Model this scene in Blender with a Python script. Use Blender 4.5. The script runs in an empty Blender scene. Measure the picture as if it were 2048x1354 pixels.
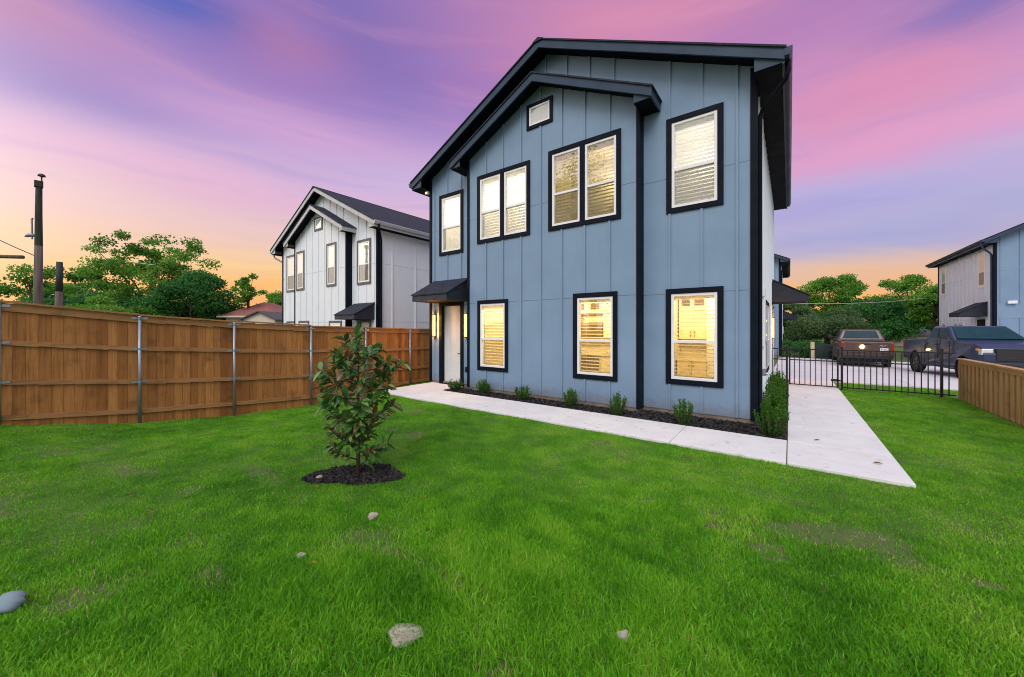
import bpy, bmesh, math, random
import numpy as np
from mathutils import Vector, Matrix
R = math.radians
rnd = random.Random(7)
rng = np.random.default_rng(11)
sc = bpy.context.scene
COL = sc.collection

# ------------------------------------------------------------------ camera
cam_d = bpy.data.cameras.new("camera")
cam = bpy.data.objects.new("camera", cam_d)
COL.objects.link(cam)
cam_d.sensor_width = 36.0
cam_d.lens = 36.0 * 745.0 / 2048.0
cam_d.shift_y = (656.0 - 677.0) / 2048.0
cam_d.clip_start = 0.05
cam_d.clip_end = 3000
cam.location = (0, 0, 1.8)
cam.rotation_euler = (R(90), 0, R(36.7))
sc.camera = cam

# ------------------------------------------------------------------ sky
def lin(r, g, b):
    def f(x):
        x /= 255.0
        return x / 12.92 if x <= 0.04045 else ((x + 0.055) / 1.055) ** 2.4
    return (f(r), f(g), f(b), 1.0)

world = bpy.data.worlds.new("World")
sc.world = world
world.use_nodes = True
NT = world.node_tree
NT.nodes.clear()

class G:
    """tiny node-graph helper"""
    def __init__(s, nt): s.nt = nt
    def n(s, t, **kw):
        nd = s.nt.nodes.new(t)
        for k, v in kw.items(): setattr(nd, k, v)
        return nd
    def put(s, sock, v):
        if isinstance(v, bpy.types.NodeSocket): s.nt.links.new(v, sock)
        elif v is not None: sock.default_value = v
    def m(s, op, a, b=None, c=None, clamp=False):
        nd = s.n('ShaderNodeMath', operation=op, use_clamp=clamp)
        s.put(nd.inputs[0], a); s.put(nd.inputs[1], b)
        if c is not None: s.put(nd.inputs[2], c)
        return nd.outputs[0]
    def mix(s, f, a, b, blend='MIX'):
        nd = s.n('ShaderNodeMix', data_type='RGBA', blend_type=blend)
        s.put(nd.inputs[0], f); s.put(nd.inputs[6], a); s.put(nd.inputs[7], b)
        return nd.outputs[2]
    def noise(s, vec, scale, detail=4, rough=.55, dist=0):
        nd = s.n('ShaderNodeTexNoise')
        s.put(nd.inputs['Vector'], vec)
        nd.inputs['Scale'].default_value = scale; nd.inputs['Detail'].default_value = detail
        nd.inputs['Roughness'].default_value = rough; nd.inputs['Distortion'].default_value = dist
        return nd.outputs['Fac']
    def ramp(s, f, stops, interp='LINEAR'):
        nd = s.n('ShaderNodeValToRGB'); nd.color_ramp.interpolation = interp
        e = nd.color_ramp.elements
        while len(e) < len(stops): e.new(0.5)
        for el, (p, c) in zip(e, stops):
            el.position = p; el.color = c
        s.put(nd.inputs[0], f)
        return nd.outputs[0]
    def smooth(s, x, a, b):
        nd = s.n('ShaderNodeMapRange', interpolation_type='SMOOTHSTEP')
        s.put(nd.inputs[0], x); nd.inputs[1].default_value = a; nd.inputs[2].default_value = b
        return nd.outputs[0]

g = G(NT)
tc = g.n('ShaderNodeTexCoord')
sep = g.n('ShaderNodeSeparateXYZ'); g.put(sep.inputs[0], tc.outputs['Generated'])
X_, Y_, Z_ = sep.outputs
az = g.m('MULTIPLY', g.m('ARCTAN2', X_, Y_), 57.29578)          # degrees from +Y, clockwise
el = g.m('MULTIPLY', g.m('ARCSINE', Z_), 57.29578)
# flat cloud layer coordinates: long soft streaks
zz = g.m('MAXIMUM', g.m('ADD', Z_, 0.16), 0.1)
cx = g.m('DIVIDE', X_, zz); cy = g.m('DIVIDE', Y_, zz)
cmb = g.n('ShaderNodeCombineXYZ')
g.put(cmb.inputs[0], g.m('MULTIPLY', g.m('ADD', g.m('MULTIPLY', cx, .80), g.m('MULTIPLY', cy, .60)), .34))
g.put(cmb.inputs[1], g.m('SUBTRACT', g.m('MULTIPLY', cy, .80), g.m('MULTIPLY', cx, .60)))
n1 = g.noise(cmb.outputs[0], 1.1, 3, .5, .25)
n2 = g.noise(cmb.outputs[0], 2.6, 4, .55, .3)
el_w = g.m('ADD', el, g.m('MULTIPLY', g.m('SUBTRACT', n1, .5), 9.0))
az_w = g.m('ADD', az, g.m('MULTIPLY', g.m('SUBTRACT', n2, .5), 12.0))
elg = g.m('ADD', el, g.m('MULTIPLY', g.m('SUBTRACT', n1, .5), 6.0))
base = g.ramp(g.m('DIVIDE', g.m('MAXIMUM', elg, 0.0), 60.0), [
    (0.00, lin(255, 170, 80)), (0.075, lin(255, 186, 105)), (0.13, lin(254, 214, 152)), (0.20, lin(234, 200, 204)),
    (0.30, lin(205, 180, 222)), (0.42, lin(178, 150, 212)), (0.55, lin(138, 114, 192)), (0.75, lin(120, 108, 182)),
    (1.0, lin(150, 140, 190))])
blobs = [  # az, el, spread az, spread el, strength, colour
    (-86, 23.5, 9, 3.5, .8, (128, 116, 196)),
    (-60, 36, 11, 6.5, .9, (112, 104, 184)),
    (-71, 32, 8, 3.2, .9, (206, 130, 166)),
    (-90, 27, 8, 2.4, .8, (196, 132, 176)),
    (-80, 32.4, 10, 2.8, 1.0, (78, 98, 188)),
    (-66, 29, 13, 2.6, .5, (150, 122, 198)),
    (-78, 17, 22, 2.6, .75, (232, 182, 216)),
    (-64, 24.5, 15, 2.2, .75, (216, 164, 212)),
    (-54, 21, 10, 3.0, .6, (206, 186, 228)),
    (-90, 12.5, 14, 3.0, .4, (240, 204, 208)),
    (-18, 39, 26, 7, .95, (216, 138, 176)),
    (8, 25, 15, 6.5, .95, (222, 143, 184)),
    (10, 18.5, 14, 2.2, .8, (228, 152, 202)),
    (17, 29.5, 9, 2.2, .8, (112, 106, 182)),
    (7, 13.8, 22, 2.8, .9, (170, 170, 230)),
    (8, 9.6, 24, 3.2, .98, (148, 168, 230)),
]
skyc = base
for a0, e0, sa, se, st, c in blobs:
    da = g.m('DIVIDE', g.m('SUBTRACT', az_w, a0), sa)
    de = g.m('DIVIDE', g.m('SUBTRACT', el_w, e0), se)
    q = g.m('ADD', g.m('MULTIPLY', da, da), g.m('MULTIPLY', de, de))
    w = g.m('MULTIPLY', g.m('EXPONENT', g.m('MULTIPLY', q, -0.8)), st)
    skyc = g.mix(w, skyc, lin(*c))
cm3 = g.n('ShaderNodeCombineXYZ'); g.put(cm3.inputs[0], g.m('MULTIPLY', az_w, .035)); g.put(cm3.inputs[1], g.m('MULTIPLY', el_w, .42)); 
n3 = g.noise(cm3.outputs[0], 1.0, 4, .55, .4)
skyc = g.mix(g.m('MULTIPLY', g.smooth(n3, .48, .74), .16), skyc, lin(236, 165, 196))
skyc = g.mix(g.m('MULTIPLY', g.smooth(n3, .52, .28), .20), skyc, lin(140, 130, 210))
lowg = g.m('EXPONENT', g.m('MULTIPLY', g.m('MAXIMUM', el, 0.0), -.17))
skyc = g.mix(g.m('MULTIPLY', lowg, .78), skyc, lin(255, 184, 90))
hs = g.n('ShaderNodeHueSaturation'); hs.inputs['Saturation'].default_value = .96; g.put(hs.inputs['Color'], skyc); skyc = hs.outputs[0]
# the half of the sky behind the camera: unseen pale fill added to light the facade, and a pale zenith
back = g.smooth(g.m('ADD', g.m('MULTIPLY', X_, -.598), g.m('MULTIPLY', Y_, .802)), 0.12, -0.45)
backc = g.ramp(g.m('DIVIDE', g.m('MAXIMUM', el_w, 0.0), 90.0), [
    (0.0, (.75, .62, .62, 1)), (.2, (1.1, 1.03, 1.1, 1)), (.5, (1.25, 1.22, 1.27, 1)), (1.0, (1.15, 1.15, 1.24, 1))])
backc = g.mix(g.m('MULTIPLY', n2, .35), backc, (.62, .62, .78, 1))
up = g.smooth(el, 46, 66)
skyc = g.mix(g.m('MAXIMUM', back, up), skyc, backc)
dw = g.m('DIVIDE', g.m('ADD', g.m('ABSOLUTE', g.m('ADD', az, 128.0)), 0.0), 22.0)
dl = g.m('DIVIDE', g.m('SUBTRACT', el, 12.0), 16.0)
glow = g.m('EXPONENT', g.m('MULTIPLY', g.m('ADD', g.m('MULTIPLY', dw, dw), g.m('MULTIPLY', dl, dl)), -0.9))
skyc = g.mix(glow, skyc, (3.5, 2.8, 2.3, 1))  # warm out-of-frame glow added to brighten the west-facing walls
bg = g.n('ShaderNodeBackground'); g.put(bg.inputs[0], skyc); bg.inputs[1].default_value = 1.0
wo = g.n('ShaderNodeOutputWorld'); NT.links.new(bg.outputs[0], wo.inputs[0])

# ------------------------------------------------------------------ sun (soft, from the bright sky behind the camera)
sun_d = bpy.data.lights.new("sun", 'SUN')
sun_d.energy = 1.6
sun_d.angle = R(34)
sun_d.color = (1.0, .97, .93)
sun = bpy.data.objects.new("sun", sun_d); COL.objects.link(sun)
sun.rotation_euler = (R(48), 0, R(18))
sc.view_settings.view_transform = 'Standard'
sc.view_settings.look = 'None'
sc.view_settings.exposure = 0.0
sc.view_settings.gamma = 1.0
sc.render.engine = 'CYCLES'
sc.cycles.use_denoising = True
sc.cycles.filter_width = 1.0
sc.cycles.max_bounces = 8
sc.cycles.transparent_max_bounces = 16
sc.cycles.sample_clamp_indirect = 4.0

# ------------------------------------------------------------------ materials
MATS = {}
def new_mat(name):
    m = bpy.data.materials.new(name); m.use_nodes = True
    nt = m.node_tree
    return m, G(nt), nt.nodes['Principled BSDF'], nt.nodes['Material Output']

def P(name, c1, c2=None, rough=.6, scale=5, detail=5, stretch=(1, 1, 1), bump=0., bscale=30, metal=0., tint=0., spec=.5,
      coat=0., lo=.3, hi=.7, c3=None, s3=40, trans=0.):
    """procedural surface: two or three colours mixed by noise in object space, optional bump and per-face tint"""
    if name in MATS: return MATS[name]
    m, g, b, out = new_mat(name)
    c1 = tuple(c1[:3]) + (1,)
    c2 = tuple(c2[:3]) + (1,) if c2 else tuple(x * .78 for x in c1[:3]) + (1,)
    tc = g.n('ShaderNodeTexCoord'); mp = g.n('ShaderNodeMapping')
    g.put(mp.inputs[0], tc.outputs['Object']); mp.inputs['Scale'].default_value = stretch
    f = g.noise(mp.outputs[0], scale, detail)
    f = g.smooth(f, lo, hi)
    col = g.mix(f, c1, c2)
    if c3:
        f3 = g.smooth(g.noise(mp.outputs[0], s3, 3, .6), .58, .75)
        col = g.mix(f3, col, tuple(c3[:3]) + (1,))
    if tint:
        at = g.n('ShaderNodeAttribute', attribute_name='tint')
        k = g.m('ADD', g.m('MULTIPLY', g.m('SUBTRACT', at.outputs['Fac'], .5), tint), 1.0)
        cc = g.n('ShaderNodeVectorMath', operation='SCALE'); g.put(cc.inputs[0], col); g.put(cc.inputs[3], k)
        col = cc.outputs[0]
    g.put(b.inputs['Base Color'], col)
    g.put(b.inputs['Roughness'], g.m('ADD', g.m('MULTIPLY', f, .12), rough - .06))
    b.inputs['Metallic'].default_value = metal
    b.inputs['Specular IOR Level'].default_value = spec
    if coat: b.inputs['Coat Weight'].default_value = coat; b.inputs['Coat Roughness'].default_value = .04
    if bump:
        bp = g.n('ShaderNodeBump'); bp.inputs['Strength'].default_value = bump; bp.inputs['Distance'].default_value = .02
        g.put(bp.inputs['Height'], g.noise(mp.outputs[0], bscale, 4, .6)); g.put(b.inputs['Normal'], bp.outputs[0])
    if trans:
        tr = g.n('ShaderNodeBsdfTranslucent'); g.put(tr.inputs[0], col)
        mx = g.n('ShaderNodeMixShader'); mx.inputs[0].default_value = trans
        g.nt.links.new(b.outputs[0], mx.inputs[1]); g.nt.links.new(tr.outputs[0], mx.inputs[2]); g.nt.links.new(mx.outputs[0], out.inputs[0])
    MATS[name] = m
    return m

def glass_mat(name, refl=.10, tintc=(.92, .97, .95), extra=0.0):
    m, g, b, out = new_mat(name); g.nt.nodes.remove(b)
    fr = g.n('ShaderNodeFresnel'); fr.inputs[0].default_value = 1.55
    tr = g.n('ShaderNodeBsdfTransparent'); tr.inputs[0].default_value = tintc + (1,)
    gl = g.n('ShaderNodeBsdfGlossy'); gl.inputs['Roughness'].default_value = .015; gl.inputs[0].default_value = (.95, .97, 1, 1)
    tcn = g.n('ShaderNodeTexCoord'); bp = g.n('ShaderNodeBump'); bp.inputs['Strength'].default_value = .012; bp.inputs['Distance'].default_value = .05
    g.put(bp.inputs['Height'], g.noise(tcn.outputs['Object'], 2.2, 1)); g.put(gl.inputs['Normal'], bp.outputs[0])
    mx = g.n('ShaderNodeMixShader'); g.put(mx.inputs[0], g.m('MINIMUM', g.m('ADD', fr.outputs[0], refl + extra), .30))
    g.nt.links.new(tr.outputs[0], mx.inputs[1]); g.nt.links.new(gl.outputs[0], mx.inputs[2]); g.nt.links.new(mx.outputs[0], out.inputs[0])
    MATS[name] = m; return m

def emit_mat(name, col, strength, col2=None, scale=3):
    m, g, b, out = new_mat(name); g.nt.nodes.remove(b)
    e = g.n('ShaderNodeEmission'); e.inputs[1].default_value = strength
    tcn = g.n('ShaderNodeTexCoord')
    g.put(e.inputs[0], g.mix(g.noise(tcn.outputs['Object'], scale, 2), col + (1,), (col2 or col) + (1,)))
    g.nt.links.new(e.outputs[0], out.inputs[0])
    MATS[name] = m; return m

def siding_mat(name, c1, c2, bmp=.12):
    """painted fibre-cement board: faint vertical wood grain, soft blotches"""
    m, g, b, out = new_mat(name)
    tc = g.n('ShaderNodeTexCoord'); mp = g.n('ShaderNodeMapping'); g.put(mp.inputs[0], tc.outputs['Object'])
    mp.inputs['Scale'].default_value = (1, 1, .035)
    grain = g.noise(mp.outputs[0], 90, 4, .6)
    blot = g.smooth(g.noise(tc.outputs['Object'], 1.1, 4), .3, .72)
    col = g.mix(blot, c1 + (1,), c2 + (1,))
    col = g.mix(g.m('MULTIPLY', g.smooth(grain, .45, .75), .045), col, (.05, .08, .12, 1))
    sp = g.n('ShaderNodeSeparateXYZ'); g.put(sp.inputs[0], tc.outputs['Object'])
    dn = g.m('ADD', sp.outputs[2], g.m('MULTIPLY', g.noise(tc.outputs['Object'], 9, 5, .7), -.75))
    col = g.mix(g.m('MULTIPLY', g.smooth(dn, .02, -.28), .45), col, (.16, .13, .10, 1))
    g.put(b.inputs['Base Color'], col); b.inputs['Roughness'].default_value = .55; b.inputs['Specular IOR Level'].default_value = .35
    bp = g.n('ShaderNodeBump'); bp.inputs['Strength'].default_value = bmp; bp.inputs['Distance'].default_value = .008
    g.put(bp.inputs['Height'], grain); g.put(b.inputs['Normal'], bp.outputs[0])
    MATS[name] = m; return m

def wood_mat(name, ca, cb, cc, along=(1, 1, .06)):
    """weathered cedar: grain, knots, stain, each board with its own tone (tint)"""
    m, g, b, out = new_mat(name)
    tc = g.n('ShaderNodeTexCoord'); mp = g.n('ShaderNodeMapping'); g.put(mp.inputs[0], tc.outputs['Object'])
    mp.inputs['Scale'].default_value = along
    at = g.n('ShaderNodeAttribute', attribute_name='tint')
    off = g.n('ShaderNodeVectorMath', operation='ADD'); g.put(off.inputs[0], mp.outputs[0])
    cx = g.n('ShaderNodeCombineXYZ'); 
    for i in range(3): g.put(cx.inputs[i], g.m('MULTIPLY', at.outputs['Fac'], 37.0 + 11 * i))
    g.put(off.inputs[1], cx.outputs[0])
    grain = g.noise(off.outputs[0], 26, 6, .62, .6)
    blot = g.noise(tc.outputs['Object'], 2.3, 5, .6)
    col = g.mix(at.outputs['Fac'], ca + (1,), cb + (1,))
    col = g.mix(g.m('MULTIPLY', g.smooth(grain, .42, .72), .55), col, cc + (1,))
    col = g.mix(g.m('MULTIPLY', g.smooth(blot, .5, .78), .6), col, tuple(x * .55 for x in cc) + (1,))
    vor = g.n('ShaderNodeTexVoronoi'); g.put(vor.inputs['Vector'], off.outputs[0]); vor.inputs['Scale'].default_value = 3.2
    knot = g.smooth(vor.outputs['Distance'], .09, .03)
    col = g.mix(g.m('MULTIPLY', knot, .85), col, (.025, .012, .006, 1))
    g.put(b.inputs['Base Color'], col); b.inputs['Roughness'].default_value = .72; b.inputs['Specular IOR Level'].default_value = .25
    bp = g.n('ShaderNodeBump'); bp.inputs['Strength'].default_value = .35; bp.inputs['Distance'].default_value = .006
    g.put(bp.inputs['Height'], grain); g.put(b.inputs['Normal'], bp.outputs[0])
    MATS[name] = m; return m

def shingle_mat(name):
    m, g, b, out = new_mat(name)
    tc = g.n('ShaderNodeTexCoord'); sp = g.n('ShaderNodeSeparateXYZ'); g.put(sp.inputs[0], tc.outputs['Object'])
    cb = g.n('ShaderNodeCombineXYZ')
    g.put(cb.inputs[0], g.m('ADD', sp.outputs[0], sp.outputs[1])); g.put(cb.inputs[1], g.m('MULTIPLY', sp.outputs[2], 2.2))
    br = g.n('ShaderNodeTexBrick'); g.put(br.inputs['Vector'], cb.outputs[0])
    br.inputs['Scale'].default_value = 1.0; br.inputs['Brick Width'].default_value = .32; br.inputs['Row Height'].default_value = .15
    br.inputs['Mortar Size'].default_value = .008; br.inputs['Color1'].default_value = (.024, .031, .050, 1); br.inputs['Color2'].default_value = (.010, .014, .024, 1)
    br.inputs['Mortar'].default_value = (.008, .009, .013, 1)
    gr = g.noise(tc.outputs['Object'], 160, 3, .7)
    col = g.mix(g.m('MULTIPLY', gr, .5), br.outputs[0], (.045, .055, .08, 1))
    g.put(b.inputs['Base Color'], col); b.inputs['Roughness'].default_value = .85; b.inputs['Specular IOR Level'].default_value = .25
    bp = g.n('ShaderNodeBump'); bp.inputs['Strength'].default_value = .6; bp.inputs['Distance'].default_value = .01
    g.put(bp.inputs['Height'], g.m('ADD', g.m('MULTIPLY', br.outputs['Fac'], -1.0), gr)); g.put(b.inputs['Normal'], bp.outputs[0])
    MATS[name] = m; return m

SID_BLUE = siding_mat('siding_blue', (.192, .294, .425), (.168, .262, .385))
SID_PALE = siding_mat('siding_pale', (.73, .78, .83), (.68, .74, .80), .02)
TRIM = P('trim_dark', (.0065, .010, .019), (.005, .0075, .014), rough=.55, scale=3, bump=.03, spec=.08)
TRIM_G = P('trim_greyblue', (.07, .09, .115), (.055, .07, .09), rough=.5, scale=3, bump=.05)
FASC = P('fascia_dark', (.034, .060, .100), (.027, .048, .080), rough=.45, scale=2, bump=.05, spec=.2)
FASC_L = P('fascia_light', (.46, .48, .51), (.40, .42, .45), rough=.5, scale=2)
SOFF = P('soffit_dark', (.004, .006, .010), (.003, .004, .007), rough=.7, spec=.1, scale=3)
SHING = shingle_mat('asphalt_shingle')
VINYL = P('white_vinyl', (.78, .78, .79), (.73, .73, .75), rough=.35, scale=4)
GLASS = glass_mat('window_glass', .09)
GLASS_R = glass_mat('window_glass_bright', .16)
CONC = P('concrete', (.71, .705, .72), (.635, .63, .645), rough=.85, scale=1.6, detail=8, bump=.15, bscale=90, c3=(.52, .49, .46), s3=7)
SLAB = P('slab_concrete', (.22, .18, .15), (.15, .125, .105), rough=.9, scale=5, bump=.3, bscale=40)
DRIVE = P('driveway_concrete', (.66, .63, .65), (.58, .56, .59), rough=.85, scale=.9, detail=8, bump=.1, bscale=60)
DOORW = P('door_white', (.62, .66, .66), (.57, .61, .62), rough=.4, scale=2)
BLACKM = P('black_metal', (.012, .012, .014), (.018, .018, .02), rough=.45, scale=12, metal=.3)
GALV = P('galvanised_steel', (.36, .40, .45), (.25, .29, .34), rough=.42, scale=6, stretch=(1, 1, .3), metal=.75)
CEDAR = wood_mat('cedar_boards', (.25, .100, .027), (.52, .245, .075), (.12, .048, .015))
CEDAR_R = wood_mat('cedar_rails', (.30, .155, .062), (.40, .215, .085), (.16, .08, .032), along=(1, .06, 1))
CEDAR_L = wood_mat('cedar_light', (.40, .25, .10), (.52, .35, .155), (.26, .15, .062))
BARK = P('bark', (.085, .062, .045), (.045, .033, .024), rough=.9, scale=9, stretch=(1, 1, .2), bump=.7, bscale=22)
POLEW = P('pole_wood', (.15, .115, .10), (.075, .058, .05), rough=.9, scale=8, stretch=(1, 1, .08), bump=.5, bscale=30)
POLED = P('pole_dark', (.03, .045, .035), (.015, .02, .018), rough=.8, scale=8, stretch=(1, 1, .1), bump=.4)
WALLW = P('warm_interior_wall', (.82, .70, .43), (.78, .66, .40), rough=.8, scale=2)
WALLU = P('upstairs_wall', (.84, .79, .70), (.80, .75, .66), rough=.8, scale=2)
CABIN = P('kitchen_cabinet', (.74, .62, .42), (.70, .58, .38), rough=.5, scale=3)
STEELK = P('kitchen_steel', (.18, .12, .07), (.10, .07, .045), rough=.35, scale=5, metal=.4)
INKB = P('dark_brown_print', (.05, .03, .015), (.14, .09, .04), rough=.7, scale=30)

def blind_mat(name, c, tr, up=None):
    m, g, b, out = new_mat(name); g.nt.nodes.remove(b)
    tcn = g.n('ShaderNodeTexCoord')
    col = g.mix(g.noise(tcn.outputs['Object'], 3, 3), c + (1,), tuple(x * .92 for x in c) + (1,))
    d = g.n('ShaderNodeBsdfDiffuse'); g.put(d.inputs[0], col)
    t = g.n('ShaderNodeBsdfTranslucent'); g.put(t.inputs[0], col)
    mx = g.n('ShaderNodeMixShader'); mx.inputs[0].default_value = tr
    g.nt.links.new(d.outputs[0], mx.inputs[1]); g.nt.links.new(t.outputs[0], mx.inputs[2]); g.nt.links.new(mx.outputs[0], out.inputs[0])
    MATS[name] = m; return m
BLIND = blind_mat('blind_cream', (.82, .70, .46), .45)
BLIND_W = blind_mat('blind_white', (.86, .83, .77), .5)
BLIND_N = blind_mat('blind_plain', (.78, .76, .72), .2)
def screen_mat():
    m, g, b, out = new_mat('insect_screen'); g.nt.nodes.remove(b)
    d = g.n('ShaderNodeBsdfDiffuse'); tcn = g.n('ShaderNodeTexCoord')
    g.put(d.inputs[0], g.mix(g.noise(tcn.outputs['Object'], 4, 2), (.10, .10, .085, 1), (.13, .13, .11, 1)))
    t = g.n('ShaderNodeBsdfTransparent')
    mx = g.n('ShaderNodeMixShader'); mx.inputs[0].default_value = .38
    g.nt.links.new(t.outputs[0], mx.inputs[1]); g.nt.links.new(d.outputs[0], mx.inputs[2]); g.nt.links.new(mx.outputs[0], out.inputs[0])
    return m
SCREEN = screen_mat()

# ------------------------------------------------------------------ mesh helpers
class MB:
    def __init__(s, xf=None): s.v = []; s.f = []; s.t = []; s.xf = xf
    def add(s, vs, fs, tint=.5):
        o = len(s.v); s.v += [tuple(p) for p in vs]
        for f in fs: s.f.append(tuple(i + o for i in f)); s.t.append(tint)
    def hexa(s, p, tint=.5):
        s.add(p, [(0, 3, 2, 1), (4, 5, 6, 7), (0, 1, 5, 4), (1, 2, 6, 5), (2, 3, 7, 6), (3, 0, 4, 7)], tint)
    def box(s, x0, x1, y0, y1, z0, z1, tint=.5):
        s.hexa([(x0, y0, z0), (x1, y0, z0), (x1, y1, z0), (x0, y1, z0), (x0, y0, z1), (x1, y0, z1), (x1, y1, z1), (x0, y1, z1)], tint)
    def fbox(s, F, u0, u1, n0, n1, z0, z1, tint=.5):
        s.hexa([F(u0, n0, z0), F(u1, n0, z0), F(u1, n1, z0), F(u0, n1, z0), F(u0, n0, z1), F(u1, n0, z1), F(u1, n1, z1), F(u0, n1, z1)], tint)
    def fquad(s, F, u0, u1, z0, z1, n, tint=.5):
        s.add([F(u0, n, z0), F(u1, n, z0), F(u1, n, z1), F(u0, n, z1)], [(0, 1, 2, 3)], tint)
    def prism(s, poly, ax, a, b, tint=.5):
        """poly of 2-d points extruded along axis ax from a to b"""
        def pt(p, w): return (w, p[0], p[1]) if ax == 0 else (p[0], w, p[1]) if ax == 1 else (p[0], p[1], w)
        n = len(poly)
        s.add([pt(p, a) for p in poly] + [pt(p, b) for p in poly],
              [tuple(range(n)), tuple(range(2 * n - 1, n - 1, -1))] + [(i, (i + 1) % n, n + (i + 1) % n, n + i) for i in range(n)], tint)
    def tube(s, pts, r, n=8, tint=.5, cap=True):
        pts = [Vector(p) for p in pts]; rs = r if isinstance(r, (list, tuple)) else [r] * len(pts)
        vs = []; fs = []; a = None
        for i, p in enumerate(pts):
            d = (pts[min(i + 1, len(pts) - 1)] - pts[max(i - 1, 0)])
            d = d.normalized() if d.length > 1e-9 else Vector((0, 0, 1))
            if a is None: a = d.cross(Vector((0, 0, 1)) if abs(d.z) < .9 else Vector((1, 0, 0))).normalized()
            else: a = (a - d * a.dot(d)).normalized()
            b = d.cross(a)
            for k in range(n):
                t = 2 * math.pi * k / n
                vs.append(p + (a * math.cos(t) + b * math.sin(t)) * rs[i])
        for i in range(len(pts) - 1):
            for k in range(n): fs.append((i * n + k, i * n + (k + 1) % n, (i + 1) * n + (k + 1) % n, (i + 1) * n + k))
        if cap: fs += [tuple(range(n - 1, -1, -1)), tuple(range((len(pts) - 1) * n, len(pts) * n))]
        s.add(vs, fs, tint)
    def lathe(s, prof, n=24, axis='z', c=(0, 0, 0), tint=.5):
        vs = []; fs = []
        for (r, h) in prof:
            for k in range(n):
                t = 2 * math.pi * k / n; a, b = r * math.cos(t), r * math.sin(t)
                vs.append((c[0] + a, c[1] + b, c[2] + h) if axis == 'z' else (c[0] + a, c[1] + h, c[2] + b))
        for i in range(len(prof) - 1):
            for k in range(n): fs.append((i * n + k, i * n + (k + 1) % n, (i + 1) * n + (k + 1) % n, (i + 1) * n + k))
        s.add(vs, fs, tint)
    def build(s, name, mat, parent=None, smooth=False, bevel=0., seg=2, recalc=True):
        me = bpy.data.meshes.new(name)
        vs = [s.xf(*p) for p in s.v] if s.xf else s.v
        me.from_pydata(vs, [], s.f)
        at = me.attributes.new('tint', 'FLOAT', 'FACE'); at.data.foreach_set('value', s.t)
        if recalc:
            bm = bmesh.new(); bm.from_mesh(me); bmesh.ops.recalc_face_normals(bm, faces=bm.faces); bm.to_mesh(me); bm.free()
        if smooth: me.polygons.foreach_set('use_smooth', [True] * len(me.polygons))
        me.materials.append(mat); me.update()
        o = bpy.data.objects.new(name, me); COL.objects.link(o)
        if parent: o.parent = parent
        if bevel:
            b = o.modifiers.new('bevel', 'BEVEL'); b.width = bevel; b.segments = seg; b.limit_method = 'ANGLE'; b.angle_limit = R(35)
        return o

def tag(o, label, cat, group=None, kind=None):
    if label: o['label'] = label
    if cat: o['category'] = cat
    if group: o['group'] = group
    if kind: o['kind'] = kind
    return o
def empty(name, loc, label, cat, group=None, rz=0.):
    o = bpy.data.objects.new(name, None); COL.objects.link(o); o.location = loc; o.rotation_euler = (0, 0, rz); o.empty_display_size = .3
    return tag(o, label, cat, group)
def np_mesh(name, verts, faces, mat, parent=None, tint=None, k=4):
    me = bpy.data.meshes.new(name); nf = len(faces)
    me.vertices.add(len(verts)); me.vertices.foreach_set('co', np.ascontiguousarray(verts, dtype=np.float32).ravel())
    me.loops.add(nf * k); me.loops.foreach_set('vertex_index', np.ascontiguousarray(faces, dtype=np.int32).ravel())
    me.polygons.add(nf); me.polygons.foreach_set('loop_start', np.arange(0, nf * k, k, dtype=np.int32))
    me.update(calc_edges=True)
    if tint is not None:
        at = me.attributes.new('tint', 'FLOAT', 'FACE'); at.data.foreach_set('value', np.ascontiguousarray(tint, dtype=np.float32))
    me.materials.append(mat)
    o = bpy.data.objects.new(name, me); COL.objects.link(o)
    if parent: o.parent = parent
    return o
def frame(O, U, N):
    return lambda u, n, z: (O[0] + U[0] * u + N[0] * n, O[1] + U[1] * u + N[1] * n, O[2] + z)

# ------------------------------------------------------------------ terrain
FY = np.array([-6, -.12, 1.57, 3.2, 5.0, 8.4, 12., 30.]); FZ = np.array([.35, .145, -.156, -.307, -.36, -.20, -.2, -.35])
def sstep(x, a, b):
    t = np.clip((x - a) / (b - a), 0, 1); return t * t * (3 - 2 * t)
def ground_z(x, y):
    x = np.asarray(x, float); y = np.asarray(y, float)
    fz = np.interp(y, FY, FZ)
    edge = -6.2 - 3.0 * sstep(y, 3.5, 6.0)
    w = 1 - sstep(x, -10.8, edge)
    z = fz * w
    z = z + .018 * np.sin(x * 1.9 + y * .7) * np.sin(y * 1.6 - x * .5) * (1 - w) * sstep(-y, -6.0, -4.5)
    z = np.where(x < -11.0, np.minimum(z, -.2) - .25 * sstep(-x, 11.0, 12.5), z)
    z = z - .24 * sstep(y, 17, 27)
    return z - .012

def build_ground():
    xs = np.concatenate([[-900, -200, -70, -35, -20, -14], np.arange(-12, 5.01, .3), [7, 10, 16, 30, 80, 250, 900]])
    ys = np.concatenate([[-900, -200, -60, -20, -10], np.arange(-6, 18.1, .3), [20, 23, 26, 30, 40, 80, 250, 900]])
    gx, gy = np.meshgrid(xs, ys); z = ground_z(gx, gy)
    # sink the sheet under the houses and paths
    v = np.stack([gx.ravel(), gy.ravel(), z.ravel()], 1); nx, ny = len(xs), len(ys)
    i = np.arange(nx * ny).reshape(ny, nx)
    f = np.stack([i[:-1, :-1].ravel(), i[:-1, 1:].ravel(), i[1:, 1:].ravel(), i[1:, :-1].ravel()], 1)
    o = np_mesh('ground', v, f, P('soil_and_thatch', (.085, .120, .030), (.060, .115, .020), rough=.95, scale=3, bump=.8, bscale=25, c3=(.20, .155, .085), s3=9))
    tag(o, None, None, None, 'structure'); return o
build_ground()

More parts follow.
